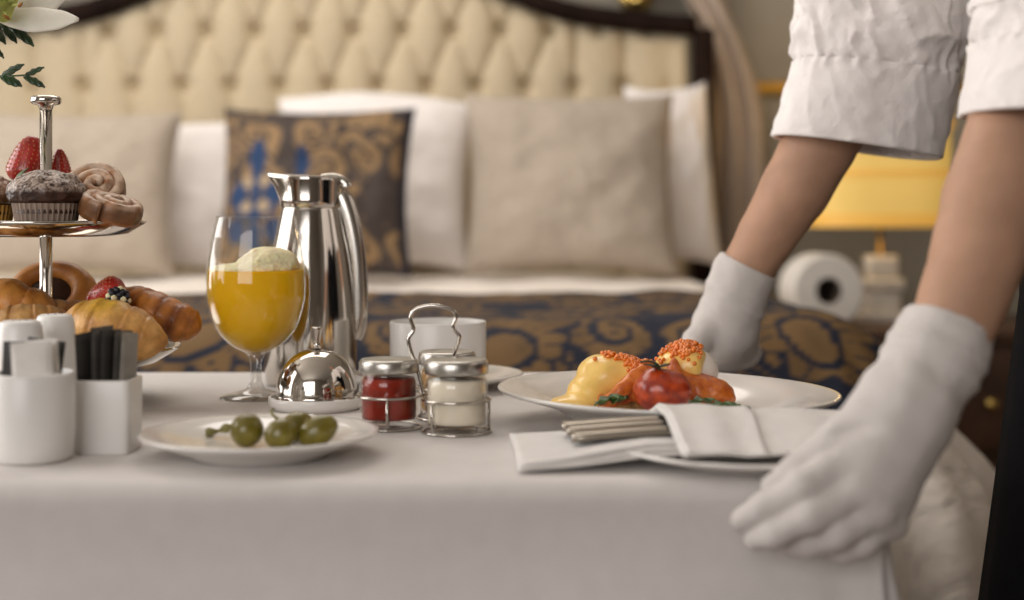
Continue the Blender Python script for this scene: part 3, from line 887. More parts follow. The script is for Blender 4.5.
# --- pastries
def pastry_cols(V, dark, light, s, seed, power=1.0, nmask=None):
    c = np.zeros((len(V), 3)); V = np.asarray(V)
    for i, p in enumerate(V):
        t = .5 + .9 * nz(p, s, seed)
        t = min(1, max(0, t)) ** power
        c[i] = np.array(dark) * (1 - t) + np.array(light) * t
    return c
def croissant(label, P, L, R, bend, rot, seed, dark=(.22, .075, .018), light=(.50, .23, .06), seg=7, flat=.85, tip=.35, group='pastries on the lower tray', cat='croissant', name='croissant', top=None, yaw=0):
    n = 90; V = []; ns_ = 36; C_ = []
    T = np.linspace(-1, 1, n)
    for t in T:
        a = t * bend
        if abs(bend) > 1e-3: p = np.array([math.sin(a) / bend * L / 2, (1 - math.cos(a)) / bend * L / 2, 0])
        else: p = np.array([t * L / 2, 0, 0])
        tg = np.array([math.cos(a), math.sin(a), 0]); nn_ = np.array([-math.sin(a), math.cos(a), 0])
        e = abs(t)
        r = R * ((1 - e ** 2.2) * (1 - tip) + tip * (1 - e ** 8) ** .5)
        ph = (abs(t) * seg * .5 + .25) % 1.0
        r *= 1 + .10 * (1 - ph) ** .8 - .06 * math.exp(-(ph / .08) ** 2) 
        for k in range(ns_):
            b = 2 * math.pi * k / ns_
            q = p + r * (math.cos(b) * nn_ + flat * math.sin(b) * np.array([0, 0, 1]))
            dd = nz(q, 55, seed) * .0016
            q = q + dd * (math.cos(b) * nn_ + math.sin(b) * np.array([0, 0, 1]))
            V.append(q)
            f = .55 + .5 * math.cos(ph * 6.28) * -.5 + .5 * nz(q, 60, seed + 3) - .15 * math.sin(b)
            f = min(1, max(0, f))
            C_.append(np.array(dark) * (1 - f) + np.array(light) * f)
    V = np.array(V)
    F = [(i * ns_ + k, i * ns_ + (k + 1) % ns_, (i + 1) * ns_ + (k + 1) % ns_, (i + 1) * ns_ + k) for i in range(n - 1) for k in range(ns_)]
    F.append(tuple(range(ns_ - 1, -1, -1))); F.append(tuple((n - 1) * ns_ + k for k in range(ns_)))
    V = V @ rotm(*rot).T
    if top: C_ = [top(v, c) for v, c in zip(V, C_)]
    o = mesh(name, V, F, M['pastry'], None, P, col=np.array(C_))
    return tag(o, label, cat, group)
def lift(P, dz): P = np.array(P, float); P[2] += dz; return P
# right croissant: from (122,288) to (197,322)
croissant('glossy brown croissant at the right side of the lower tray', at(155, 313, 1.20), .086, .0205, .55, (-.15, .30, -.35), 11, dark=(.20, .055, .010), light=(.60, .22, .035), tip=.62)
def yellowtop(v, c):
    t = max(0, min(1, (v[2] - .010) / .010)) * min(1, max(0, 1.2 - abs(v[0] + .008) / .022)) * (.6 + 1.2 * max(0, nz(v, 130, 2)))
    t = min(1, t)
    return c * (1 - t) + np.array([.70, .42, .03]) * t
croissant('pale golden croissant dusted with yellow crumbs at the front of the lower tray', at(113, 331, 1.135), .092, .0235, .25, (.0, .22, -.12), 12, dark=(.42, .18, .04), light=(.74, .40, .12), tip=.22, flat=1.0, seg=6, top=yellowtop)
croissant('golden pastry roll behind the white shakers on the lower tray', at(24, 327, 1.145), .075, .021, .4, (0, -.08, .25), 13, dark=(.36, .15, .04), light=(.60, .34, .12), tip=.4)
# ring pastry with chocolate centre (back)
def ringp(label, P, R, r, rot, seed, fill, dark, light):
    th = thing('filled_pastry', label, 'pastry', P, 'pastries on the lower tray')
    n, s = 56, 20; V, Cc = [], []
    for i in range(n):
        a = 2 * math.pi * i / n
        for k in range(s):
            b = 2 * math.pi * k / s
            q = np.array([(R + r * math.cos(b)) * math.cos(a), (R + r * math.cos(b)) * math.sin(a), r * .95 * math.sin(b)])
            q = q * (1 + .05 * nz(q, 30, seed)); V.append(q)
            f = min(1, max(0, .5 + .8 * nz(q, 45, seed + 1) - .15 * math.sin(b))); Cc.append(np.array(dark) * (1 - f) + np.array(light) * f)
    F = [(i * s + k, ((i + 1) % n) * s + k, ((i + 1) % n) * s + (k + 1) % s, i * s + (k + 1) % s) for i in range(n) for k in range(s)]
    Rm = rotm(*rot) @ np.diag([1.12, .95, 1.15])
    mesh('crust', np.array(V) @ Rm.T, F, M['pastry'], th, col=np.array(Cc))
    Vd, Fd = lathe([(0, .35 * r), (R * .5, .4 * r), (R * .85, .1 * r), (R, -.3 * r), (R * .8, -.75 * r), (0, -.8 * r)], 32)
    mesh('filling', Vd @ Rm.T, Fd, fill, th)
ringp('round golden pastry with dark chocolate middle at the back of the lower tray', at(50, 295, 1.255), .0270, .0100, (.95, .0, 0), 21, M['chocolate'], (.34, .11, .018), (.66, .29, .06))
croissant('glazed golden bun at the left of the lower tray', at(8, 304, 1.185), .085, .0225, .5, (0, .22, -.1), 15, dark=(.34, .11, .015), light=(.66, .29, .055), tip=.5, cat='pastry', name='glazed_bun', seg=4)
croissant('brown pastry under the glazed bun and rod on the lower tray', at(55, 320, 1.20), .09, .019, .2, (0, 0, .1), 16, dark=(.26, .10, .03), light=(.5, .26, .09), tip=.5, cat='pastry', name='pastry_roll', seg=5)

def strawberry(label, P, h, r, rot, seed, leaves=True, group='strawberries on the stand'):
    th = thing('strawberry', label, 'strawberry', P, group)
    prof = smoothprof([(0, 0), (.30 * r, .03 * h), (.68 * r, .25 * h), (.95 * r, .6 * h), (.98 * r, .78 * h), (.7 * r, .95 * h), (.2 * r, .97 * h), (0, .95 * h)], 6)
    V, F = lathe(prof, 36)
    Rm = rotm(*rot)
    V2 = V * np.array([1, .9, 1]); V2[:, 2] -= h * .5
    mesh('flesh', V2 @ Rm.T, F, M['strawberry'], th)
    sv, sf = lathe([(0, .0009), (.0006, .0006), (.0007, 0), (.0006, -.0006), (0, -.0009)], 6)
    parts = []
    for k in range(9):
        z = h * (.1 + .8 * k / 9); rr = np.interp(z, prof[:, 1], prof[:, 0]) if True else r
        m_ = max(4, int(2 * math.pi * rr / .0042))
        for j in range(m_):
            a = 2 * math.pi * (j + .5 * (k % 2)) / m_
            parts.append((sv + np.array([rr * math.cos(a), .9 * rr * math.sin(a), z - h * .5]), sf))
    Vs, Fs = join(*parts)
    s_ = mesh('seeds', Vs @ Rm.T, Fs, M['seed'], th); s_['kind'] = 'stuff'
    if leaves:
        for k in range(6):
            a = k * math.pi / 3 + .2
            lv, lf = leafshape(.016, .006, .3)
            lv = lv @ rotm(0, -.25, 0).T @ rotm(0, 0, a).T; lv[:, 2] += h * .46
            mesh('sepal', lv @ Rm.T, lf, M['herb'], th, solid=.0006)
def leafshape(L, W, fold=.25, n=9, droop=.15, m=7):
    V, F = [], []
    for i in range(n):
        t = i / (n - 1); wv = W * math.sin(math.pi * t ** .8) ** .9
        for k in range(m):
            u = -1 + 2 * k / (m - 1)
            V.append((t * L, u * wv, abs(u) * wv * fold - droop * L * t * t))
    F = [(i * m + k, (i + 1) * m + k, (i + 1) * m + k + 1, i * m + k + 1) for i in range(n - 1) for k in range(m - 1)]
    return np.array(V), F
strawberry('large red strawberry behind the chocolate muffin on the upper tray', at(29, 160, 1.215), .042, .0175, (math.pi, .18, 0), 1, True)
strawberry('small red strawberry right of the rod on the upper tray', at(61, 167, 1.225), .032, .0085, (math.pi + .1, -.12, .5), 2, False)
strawberry('red strawberry between pastries on the lower tray', at(106, 296, 1.185), .034, .015, (.3, 1.25, .2), 3, False)
# dark berry with sugar
bp = at(118, 300, 1.168)
bt = thing('blackberry', 'dark berry dusted with white sugar beside the lower strawberry', 'berry', bp)
parts = []; wparts = []
sv, sf = lathe(smoothprof([(0, -1), (.7, -.7), (1, 0), (.7, .7), (0, 1)], 2), 10)
r2 = random.Random(4)
for k in range(40):
    z = 1 - 2 * (k + .5) / 40; a = k * 2.39996
    q = np.array([math.sqrt(1 - z * z) * math.cos(a), math.sqrt(1 - z * z) * math.sin(a), z]) * np.array([.0085, .008, .0095])
    (wparts if k % 3 == 0 else parts).append((sv * .0027 + q, sf))
parts.append((sv * np.array([.0085, .008, .0095]), sf))
V, F = join(*parts); mesh('drupelets', V, F, M['berry'], bt)
V, F = join(*wparts); mesh('sugared_drupelets', V, F, M['foam'], bt)

# muffins
def muffin(label, px, d, r, wrapcol, dome, sugar, seed):
    P = np.array([(px - 512) / FPX * d, d, ZU])
    th = thing('muffin', label, 'muffin', P, 'muffins on the upper tray')
    rb, rt, hw = r * .82, r * .95, r * .74
    n = 108; rings = []
    for z, rr in ((0, rb), (.02 * hw, rb), (.5 * hw, (rb + rt) / 2), (hw, rt), (hw, rt - .001), (.5 * hw, (rb + rt) / 2 - .001)):
        rings.append([((rr + .0007 * (1 if k % 3 == 0 else -.5)) * math.cos(2 * math.pi * k / n), (rr + .0007 * (1 if k % 3 == 0 else -.5)) * math.sin(2 * math.pi * k / n), z) for k in range(n)])
    V, F = loft(rings, True, False)
    mesh('paper_case', V, F, wrapcol, th, smooth=False)
    prof = smoothprof([(rt - .0012, hw * .6), (rt - .0008, hw * .98), (r * 1.06, hw + .08 * r), (r * 1.12, hw + .28 * r), (r * 1.04, hw + .54 * r), (r * .74, hw + .82 * r), (r * .34, hw + .94 * r), (0, hw + .95 * r)], 12)
    V0, F = lathe(prof, 200); V = displace(V0, .0026, 90, seed)
    wz = np.clip((V0[:, 2:] - hw) / (.15 * r), 0, 1); V = V0 * (1 - wz) + V * wz
    cc = []
    for p in V:
        t = min(1, max(0, (p[2] - hw - .30 * r) / (.12 * r))) * sugar
        t *= min(1, max(0, .62 + .5 * nz(p, 110, seed) + 1.1 * nz(p, 520, seed + 1, 2)))
        base = np.array(dome) * (1 + .5 * nz(p, 120, seed + 2))
        cc.append(base * (1 - t) + np.array([.50, .40, .33]) * t)
    mesh('cake', V, F, M['pastry'], th, col=np.array(cc))
M['case_grey'] = mat('grey_paper_case', (.30, .22, .17), .7, var=.1, vscale=80)
M['case_yellow'] = mat('yellow_paper_case', (.55, .28, .05), .7, var=.1, vscale=80)
muffin('chocolate muffin dusted with sugar at the front of the upper tray', 46.5, 1.155, .0282, M['case_grey'], (.045, .016, .008), 1.0, 5)
muffin('muffin in a yellow paper case at the left edge of the upper tray', -17, 1.185, .0265, M['case_yellow'], (.20, .09, .035), .7, 6)
# a leafy kiwi-coloured slice near the strawberry
P = at(13, 172, 1.172)
V, F = leafshape(.016, .006, .2); V = V @ rotm(0, -1.0, .6).T
tag(mesh('mint_leaf', V, F, M['herb'], None, (P[0], P[1] + .006, P[2] - .008), solid=.0008), 'small green leaf beside the large strawberry', 'leaf')
# cinnamon rolls
def cinroll(label, P, R, H, rot, seed):
    th = thing('cinnamon_roll', label, 'cinnamon roll', P, 'cinnamon rolls on the upper tray')
    turns = 2.6; n = 150; rs = R / (turns + .55) * .56
    V, Cc = [], []; s = 16; path = []
    for i in range(n):
        t = i / (n - 1); a = t * turns * 2 * math.pi
        rr = rs * .4 + (R - rs * 1.15) * t
        path.append((rr * math.cos(a), rr * math.sin(a), H * .16 * (1 - t)))
    T, U, W = frames(path)
    for i in range(n):
        p = np.array(path[i]); rad = np.array([p[0], p[1], 0]); rad /= np.linalg.norm(rad) + 1e-9
        e = min(1, (n - 1 - i) / 8 + .35)
        for k in range(s):
            b = 2 * math.pi * k / s; c, s_ = math.cos(b), math.sin(b)
            q = p + rad * rs * 1.12 * e * math.copysign(abs(c) ** .8, c) + np.array([0, 0, 1]) * H * .5 * math.copysign(abs(s_) ** .7, s_)
            q = q + rad * .0007 * nz(q, 120, seed)
            V.append(q)
            sug = max(0, s_) * (1 if abs(c) < .85 else .3)
            sug *= min(1, max(0, .72 + 1.2 * nz(q, 150, seed)))
            base = np.array([.32, .135, .05]) * (1.0 + .7 * nz(q, 80, seed + 2)) * (.55 if abs(c) > .9 else 1)
            Cc.append(base * (1 - .9 * sug) + np.array([.66, .50, .37]) * .9 * sug)
    F = [(i * s + k, i * s + (k + 1) % s, (i + 1) * s + (k + 1) % s, (i + 1) * s + k) for i in range(n - 1) for k in range(s)]
    F.append(tuple(range(s - 1, -1, -1))); F.append(tuple((n - 1) * s + k for k in range(s)))
    V = np.array(V) @ rotm(*rot).T
    mesh('dough', V, F, M['pastry'], th, col=np.array(Cc))
cinroll('sugared cinnamon roll leaning upright against the chocolate muffin', at(97, 191, 1.19), .0265, .022, (.85, .22, 0), 3)
cinroll('sugared cinnamon roll lying at the right rim of the upper tray', lift(at(113, 210, 1.165), 0), .0285, .019, (.35, .10, .8), 4)

# ------------------------------------------------------------------ flowers
VX, VY = -.60, 1.24
fl = thing('flower_vase', 'white lilies and dark green leaves arching in from the left', 'flowers', (VX, VY, TZ))
V, F = lathe(smoothprof([(0, 0), (.035, 0), (.045, .01), (.05, .05), (.035, .11), (.022, .15), (.028, .18), (.026, .18), (.019, .15), (.03, .10), (0, .02)], 5), 40)
mesh('vase', V, F, M['vase'], fl)
FC = at(-4, -14, 1.17)
def curve_pts(a, b, sag, n=14):
    a, b = np.array(a), np.array(b); m_ = (a + b) / 2 + np.array(sag)
    return np.array([(1 - t) ** 2 * a + 2 * t * (1 - t) * m_ + t * t * b for t in np.linspace(0, 1, n)])
vt = np.array([VX, VY, TZ + .17])
V, F = tube(curve_pts(vt, FC, (0, 0, .08)), .003, 8); mesh('stem', V, F, M['stem'], fl, world=True)
def petal(tip, base, W, bow, side, name='petal', m=M['petal'], sol=.0012):
    tip, base = np.array(tip, float), np.array(base, float)
    ax = tip - base; L = np.linalg.norm(ax); ax /= L
    sd = np.array(side, float); sd -= ax * (sd @ ax); sd /= np.linalg.norm(sd); up = np.cross(ax, sd)
    V = []; n, m_ = 16, 9
    for i in range(n):
        t = i / (n - 1); wv = W * (math.sin(math.pi * min(1, (t * .92 + .06))) ** .75)
        for k in range(m_):
            u = -1 + 2 * k / (m_ - 1)
            V.append(base + ax * L * t + sd * u * wv + up * (bow * math.sin(math.pi * t) * L - .22 * wv * u * u + .0006 * math.sin(20 * t + 5 * u)))
    F = [(i * m_ + k, (i + 1) * m_ + k, (i + 1) * m_ + k + 1, i * m_ + k + 1) for i in range(n - 1) for k in range(m_ - 1)]
    return mesh(name, V, F, m, fl, world=True, solid=sol)
thr = FC + np.array([0, .004, -.004])
petal(at(78, 19, 1.16), at(-6, 14, 1.18), .0125, -.02, (0, .55, 1))
petal(at(68, -6, 1.20), at(-4, 4, 1.19), .021, .08, (0, .5, 1))
petal(at(30, -60, 1.21), at(-4, -8, 1.19), .014, .12, (1, .5, 0))
petal(at(-50, -50, 1.20), at(-8, -5, 1.19), .014, .10, (0, .6, 1))
petal(at(-80, 18, 1.15), at(-8, 5, 1.18), .014, -.05, (0, .6, 1))
petal(at(-30, 30, 1.12), at(-8, 4, 1.175), .013, .10, (1, 0, .5))
V, F = lathe(smoothprof([(0, -.012), (.006, -.008), (.009, .002), (.014, .016), (.012, .016), (.007, .002), (0, -.004)], 4), 20)
mesh('throat', V @ rotm(.7, .3, 0).T + at(3, 10, 1.165), F, M['lilygreen'], fl, world=True)
for k in range(5):
    a = k * 1.2; tp = at(8, 6, 1.14) + np.array([.012 * math.cos(a), -.006, .010 * math.sin(a)])
    V, F = tube(curve_pts(at(3, 10, 1.165), tp, (0, 0, .003), 6), .0008, 6)
    sm = mesh('stamen', V, F, M['lilygreen'], fl, world=True)
    V, F = lathe(smoothprof([(0, -.004), (.0012, -.002), (.0014, .001), (0, .004)], 3), 8); mesh('anther', V @ rotm(.6, 1.0, a).T + tp, F, M['pollen'], sm, world=True)
def gleaf(px0, py0, px1, py1, d, wpx, tilt=0.0, dd=0.0):
    petal(at(px1, py1, d + dd), at(px0, py0, d), wpx / FPX * d, .05, (0, .55 + tilt, 1), 'leaf', M['leafgreen'], .0006)
gleaf(2, 24, 17, 43, 1.19, 4.5); gleaf(10, 24, 34, 46, 1.18, 5.5); gleaf(-12, 22, 6, 44, 1.20, 5); gleaf(34, 21, 56, 30, 1.20, 3.2)
gleaf(-8, 45, 4, 58, 1.19, 3)
gleaf(1, 76, 24, 64, 1.18, 5.0); gleaf(1, 76, 22, 86, 1.17, 5.2); gleaf(24, 76, 44, 67, 1.18, 3.8); gleaf(24, 76, 45, 87, 1.17, 4.2)
V, F = tube(smoothprof([at(-60, 40, 1.22), at(-30, 72, 1.19), at(0, 76, 1.18), at(28, 75, 1.18)], 5), .0009, 6); mesh('sprig_stem', V, F, M['stem'], fl, world=True)
V, F = tube(curve_pts(vt, at(-60, 40, 1.22), (-.02, 0, .06)), .0018, 6); mesh('sprig_stem', V, F, M['stem'], fl, world=True)
V, F = tube(smoothprof([at(-40, 10, 1.22), at(-5, 24, 1.19), at(36, 21, 1.20)], 5), .0011, 6); mesh('sprig_stem', V, F, M['stem'], fl, world=True)

# ------------------------------------------------------------------ goblet of juice
GP = on_table(256, 1.235)
gb = thing('goblet', 'stemmed glass goblet half full of orange juice beside the steel jug', 'glass', GP)
GZ = lambda py: CZ - (py - HZ) / FPX * 1.235 - TZ
px2 = 1.235 / FPX
bowl = smoothprof([(.006, GZ(355)), (12 * px2, GZ(352)), (26 * px2, GZ(344)), (40 * px2, GZ(328)), (48 * px2, GZ(303)), (49.5 * px2, GZ(285)), (48 * px2, GZ(262)), (44 * px2, GZ(238)), (39 * px2, GZ(216))], 6)
inner = bowl.copy(); inner[:, 0] -= .0009
bi = inner[::-1]
V, F = lathe(list(map(tuple, bowl)) + list(map(tuple, bi)), 72); mesh('bowl', V, F, M['glass'], gb)
V, F = lathe([(0, 0), (.0315, 0), (.0322, .0008), (.0315, .0016), (.02, .004), (.008, .008), (.0052, .014), (.0046, .022), (.005, GZ(362)), (.008, GZ(355)), (.006, GZ(353)), (0, GZ(353))], 56)
mesh('stem', V, F, M['stemglass'], gb)
js = [(0, GZ(353) + .001)] + [(r - .0004, z) for r, z in inner if z < GZ(272) and z > GZ(353) + .001]
rj = js[-1][0]
jz = thing('orange_juice', 'orange juice with pale foam filling the stemmed goblet', 'juice', (GP[0], GP[1], TZ + GZ(353) + .001))
V, F = lathe(js + [(rj, GZ(270)), (rj - .002, GZ(270)), (0, GZ(270))], 64); V[:, 2] -= GZ(353) + .001
mesh('liquid', V, F, M['juice'], jz)
def foamf(P):
    a = sd_ell((.009, -.004, GZ(266)), (.022, .024, .017))(P); b = sd_ell((-.004, 0, GZ(270)), (.037, .037, .0065))(P)
    c2 = sd_ell((.020, .002, GZ(262)), (.017, .020, .011))(P)
    d = smin(smin(a, c2, .006), b, .010)
    d = d + .0022 * np.sin(P[:, 0] * 210 + 1) * np.sin(P[:, 1] * 240) * np.cos(P[:, 2] * 200) + .0009 * np.sin(P[:, 0] * 700) * np.sin(P[:, 1] * 650 + 1) * np.sin(P[:, 2] * 720 + 2)
    d = np.maximum(d, np.linalg.norm(P[:, :2], axis=1) - (np.interp(P[:, 2], inner[:, 1], inner[:, 0]) - .0006)); d = np.maximum(d, GZ(270.5) - P[:, 2])
    return d
V, F = sdf_mesh(foamf, (-.045, -.045, GZ(275)), (.045, .045, GZ(236)), .0016)
V[:, 2] -= GZ(353) + .001
mesh('foam', V, F, M['foam'], jz)

# ------------------------------------------------------------------ steel jug
JP = on_table(311, 1.335)
jg = thing('vacuum_jug', 'polished steel vacuum jug with spout and curved handle', 'jug', JP)
q = 1.335 / FPX
JZ = lambda py: CZ - (py - HZ) / FPX * 1.335 - TZ
body = smoothprof([(.040, 0), (.0425, .003), (.0435, .02), (.0432, .055), (.0415, .085), (.0375, .120), (.0325, .145), (.0285, JZ(212)), (.0275, JZ(208))], 6)
V, F = lathe([(0, 0)] + list(map(tuple, body)) + [(0, JZ(208))], 72); mesh('body', V, F, M['chrome'], jg)
rings = []; n = 72
for z, r, sp in ((JZ(208), .0272, 0), (JZ(207), .0285, 0), (JZ(200), .0283, .1), (JZ(188), .0285, .45), (JZ(180), .029, .85), (JZ(176), .0295, 1.0), (JZ(175.5), .0285, .98), (JZ(180), .0275, .8), (JZ(186), .027, .4), (JZ(187), .0, 0)):
    rr = []
    for k in range(n):
        a = 2 * math.pi * k / n
        f = max(0, math.cos(a - math.pi)) ** 3
        x, y = r * math.cos(a), r * math.sin(a)
        rr.append((x - .0135 * sp * f, y * (1 - .12 * sp * f), z + .0025 * sp * (f - 1.0 * max(0, math.cos(a)))))
    rings.append(rr)
V, F = loft(rings); mesh('spout_collar', V, F, M['chrome'], jg)
V, F = lathe([(0, JZ(181)), (.022, JZ(181)), (.026, JZ(184)), (.026, JZ(188)), (0, JZ(188))], 40); lid = mesh('lid', V, F, M['steel'], jg)
V, F = tube(smoothprof([(.010, 0, JZ(180)), (.022, 0, JZ(179)), (.032, 0, JZ(183)), (.034, 0, JZ(187))], 5), .0035, 10, flat=1.6); mesh('thumb_lever', V, F, M['steel'], lid)
hp = smoothprof([(.0270, 0, JZ(196)), (.0315, 0, JZ(203)), (.0380, 0, JZ(226)), (.0430, 0, JZ(258)), (.0450, 0, JZ(295)), (.0445, 0, JZ(322)), (.0405, 0, JZ(338))], 8)
V, F = tube(hp, np.interp(np.linspace(0, 1, len(hp)), [0, .2, .8, 1], [.005, .0052, .0048, .004]), 14, flat=2.0); mesh('handle', V, F, M['steel'], jg)

# ------------------------------------------------------------------ small cloche on dish
CP = on_table(317, 1.165)
V, F = lathe([(0, .002), (.030, .002), (.032, 0), (.036, 0), (.0395, .004), (.0402, .009), (.0395, .0105), (.038, .0105), (.0365, .008), (0, .007)], 64)
tag(mesh('butter_dish', V, F, M['porcelain'], None, CP), 'small round white dish under the steel dome', 'dish')
cl = thing('dome_cover', 'small polished steel dome with a knob on a white dish', 'dome cover', (CP[0], CP[1], TZ + .0078))
R = .0338
prof = [(R * 1.03, 0), (R * 1.035, .0015), (R * 1.0, .002)] + [(R * math.cos(t) ** .86, .002 + .0395 * math.sin(t) ** .93) for t in np.linspace(.04, math.pi / 2 - .03, 30)] + [(0, .0415)]
V, F = lathe(prof, 72); mesh('dome', V, F, M['chrome'], cl)
V, F = lathe(smoothprof([(.0042, .0425), (.0028, .0455), (.003, .050), (.0042, .056), (.0048, .0585), (.0043, .0600), (0, .0602)], 4), 28); mesh('knob', V, F, M['chrome'], cl)

# ------------------------------------------------------------------ cup with saucer
UP = on_table(438, 1.31)
V, F = lathe(plate_profile(.080, .042, .014), 72)
tag(mesh('saucer', V, F, M['porcelain'], None, UP), 'white saucer under the white cup behind the jar caddy', 'saucer')
cu = thing('teacup', 'straight-sided white cup standing behind the jar caddy', 'cup', (UP[0], UP[1], TZ + .0072))
V, F = lathe([(0, .003), (.030, .003), (.031, 0), (.036, 0), (.043, .004), (.0448, .012), (.0450, .0535), (.0445, .0545), (.0432, .0545), (.0426, .05), (.0425, .012), (.040, .007), (0, .006)], 64); mesh('body', V, F, M['ceramic'], cu)
V, F = tube(smoothprof([(.020, .039, .046), (.027, .052, .045), (.030, .060, .032), (.026, .052, .018), (.020, .040, .014)], 6), .0035, 10); mesh('handle', V, F, M['ceramic'], cu)

# ------------------------------------------------------------------ jar caddy
def jar(label, px, d, r, h, content, cm, fill=.9):
    P = on_table(px, d); z0 = .0022
    th = thing('condiment_jar', label, 'jar', (P[0], P[1], TZ + z0), 'condiment jars in the wire caddy')
    out = smoothprof([(r * .90, 0), (r * .98, .003), (r, .008), (r, h * .60), (r * .96, h * .70), (r * .90, h * .76), (r * .90, h * .82)], 4)
    inn = [(a - .0015, b) for a, b in out[::-1] if b > .004]
    V, F = lathe([(0, .001), (r * .8, .0)] + list(map(tuple, out)) + inn + [(0, .0045)], 48); mesh('glass', V, F, M['glass'], th)
    cp = [(0, .0047)] + [(a - .0018, b) for a, b in out if .005 < b < h * fill * .8]
    cp.append((0, cp[-1][1] + .0002))
    V, F = lathe(cp, 40); mesh(content, V, F, cm, th)
    zl_ = h * .80
    n = 72; rings = []
    for z, rr, rip in ((zl_, r * .97, 0), (zl_, r * 1.0, 0), (zl_ + .0015, r * 1.01, 1), (h - .003, r * 1.01, 1), (h - .001, r * .985, 0), (h, r * .93, 0), (h - .0008, r * .82, 0), (h - .0008, r * .3, 0)):
        rings.append([((rr + .0003 * rip * (k % 2)) * math.cos(2 * math.pi * k / n), (rr + .0003 * rip * (k % 2)) * math.sin(2 * math.pi * k / n), z) for k in range(n)])
    V, F = loft(rings, True, True); mesh('lid', V, F, M['lidsteel'], th)
    return P
JR = jar('glass jar of red tomato sauce with a silver lid in the caddy', 389, 1.058, .0222, .0500, 'sauce', M['ketchup'])
JW = jar('glass jar of cream-white sauce with a silver lid in the caddy', 456.5, 1.035, .0232, .0520, 'sauce', M['mayo'])
JB = jar('glass jar of amber mustard behind the cream sauce jar', 447, 1.108, .0222, .0510, 'sauce', M['mustard'])
cxy = np.mean([JR[:2], JW[:2], JB[:2]], axis=0)
cd = thing('wire_caddy', 'chrome wire caddy with looped handle holding three condiment jars', 'caddy', (cxy[0], cxy[1], TZ))
wr = .0011
def rel(P): return np.array([P[0] - cxy[0], P[1] - cxy[1]])
for (J, r) in ((JR, .0242), (JW, .0252), (JB, .0242)):
    c_ = rel(J)
    for z, nm in ((.0011, 'base_ring'), (.0245, 'holding_ring')):
        pts = [(c_[0] + r * math.cos(a), c_[1] + r * math.sin(a), z) for a in np.linspace(0, 2 * math.pi, 48, endpoint=False)]
        V, F = tube(pts, wr, 8, closed=True); mesh(nm, V, F, M['chrome'], cd)
    out = c_ / np.linalg.norm(c_)
    for s in (-.6, .6):
        a = math.atan2(out[1], out[0]) + s * 2.2
        p = c_ + r * np.array([math.cos(a), math.sin(a)])
        V, F = tube([(p[0], p[1], .0005), (p[0], p[1], .025)], wr, 8); mesh('upright', V, F, M['chrome'], cd)
def wp(px, py, d):
    p = at(px, py, d); return (p[0] - cxy[0], p[1] - cxy[1], p[2] - TZ)
cd_ = 1.062
hpts = smoothprof([wp(431, 432, cd_), wp(429, 415, cd_), wp(419, 375, cd_), wp(408.5, 342, cd_), wp(413.5, 330, cd_), wp(410.5, 318, cd_), wp(416, 309, cd_), wp(434, 305.5, cd_), wp(452, 310, cd_), wp(456, 317, cd_), wp(453, 327, cd_), wp(459.5, 337, cd_), wp(455, 352, cd_ + .004), wp(449, 368, cd_ + .008), wp(441, 395, cd_ + .008), wp(434, 416, cd_ + .004), wp(432, 432, cd_)], 6)
V, F = tube(hpts, .0015, 10); mesh('handle', V, F, M['chrome'], cd)

# ------------------------------------------------------------------ dinner plate with eggs
DPX, DPD = (667 - 512) / FPX * 1.09, 1.09
prof = [(0, .003), (.070, .003), (.072, 0), (.076, 0), (.079, .003), (.090, .010), (.112, .0165), (.130, .0215), (.1325, .0232), (.1318, .0245), (.129, .0243), (.110, .0195), (.0915, .0135), (.084, .0085), (.078, .0072), (0, .0070)]
V, F = lathe(prof, 110)
o = mesh('dinner_plate', V, F, M['porcelain'], None, (DPX, DPD, TZ + .0014), (0, math.radians(1.0), 0))
tag(o, 'large white dinner plate with poached eggs and salmon', 'plate')
PZ = TZ + .0085
def blob(name, prims, k, h, m, parent=None, ns=0, nf=300, loc=None, col=None):
    """prims: (centre, radii, rot) ellipsoids in world space"""
    fs = [sd_ell(c, r, None if R is None else rotm(*R)) for c, r, R in prims]
    u = sd_union(fs, k)
    f = (lambda P: u(P) + ns * np.sin(P[:, 0] * nf) * np.sin(P[:, 1] * nf * 1.1 + 1) * np.sin(P[:, 2] * nf * .9 + 2)) if ns else u
    lo = np.min([np.array(c) - max(r) for c, r, R in prims], 0) - .004; hi = np.max([np.array(c) + max(r) for c, r, R in prims], 0) + .004
    g = lambda P: np.maximum(f(P), PZ - .0004 - P[:, 2])
    V, F = sdf_mesh(g, lo, hi, h)
    return mesh(name, V, F, m, parent, loc, world=True)
def egg_stack(label, cx, cd, top_py, parts, grp='poached eggs on the dinner plate'):
    th = thing('poached_egg', label, 'egg dish', ((cx - 512) / FPX * cd, cd, PZ), grp)
    return th
# left egg
e1 = egg_stack('left poached egg under yellow sauce with salmon and orange roe', 612, 1.10, 357, None)
c = at(610, 391, 1.10)
Vv, Ff = lathe([(0, 0), (.026, 0), (.029, .003), (.029, .010), (.026, .0135), (0, .014)], 40); Vv = displace(Vv, .0012, 120, 3)
mesh('muffin_base', Vv + np.array([c[0], c[1], PZ]), Ff, M['crumpet'], e1, world=True)
blob('egg', [(at(612, 380, 1.10), (.024, .022, .0165), None)], .006, .0025, M['eggwhite'], e1)
h1 = blob('hollandaise', [(at(608, 377, 1.095), (.0245, .0245, .0175), (0, .25, 0)), (at(590, 390, 1.085), (.017, .018, .012), None), (at(578, 402, 1.075), (.020, .014, .005), None), (at(567, 405, 1.08), (.013, .012, .0035), None), (at(632, 372, 1.09), (.014, .016, .009), (0, .3, 0))], .007, .002, M['hollandaise'], e1, ns=.0006, nf=240)
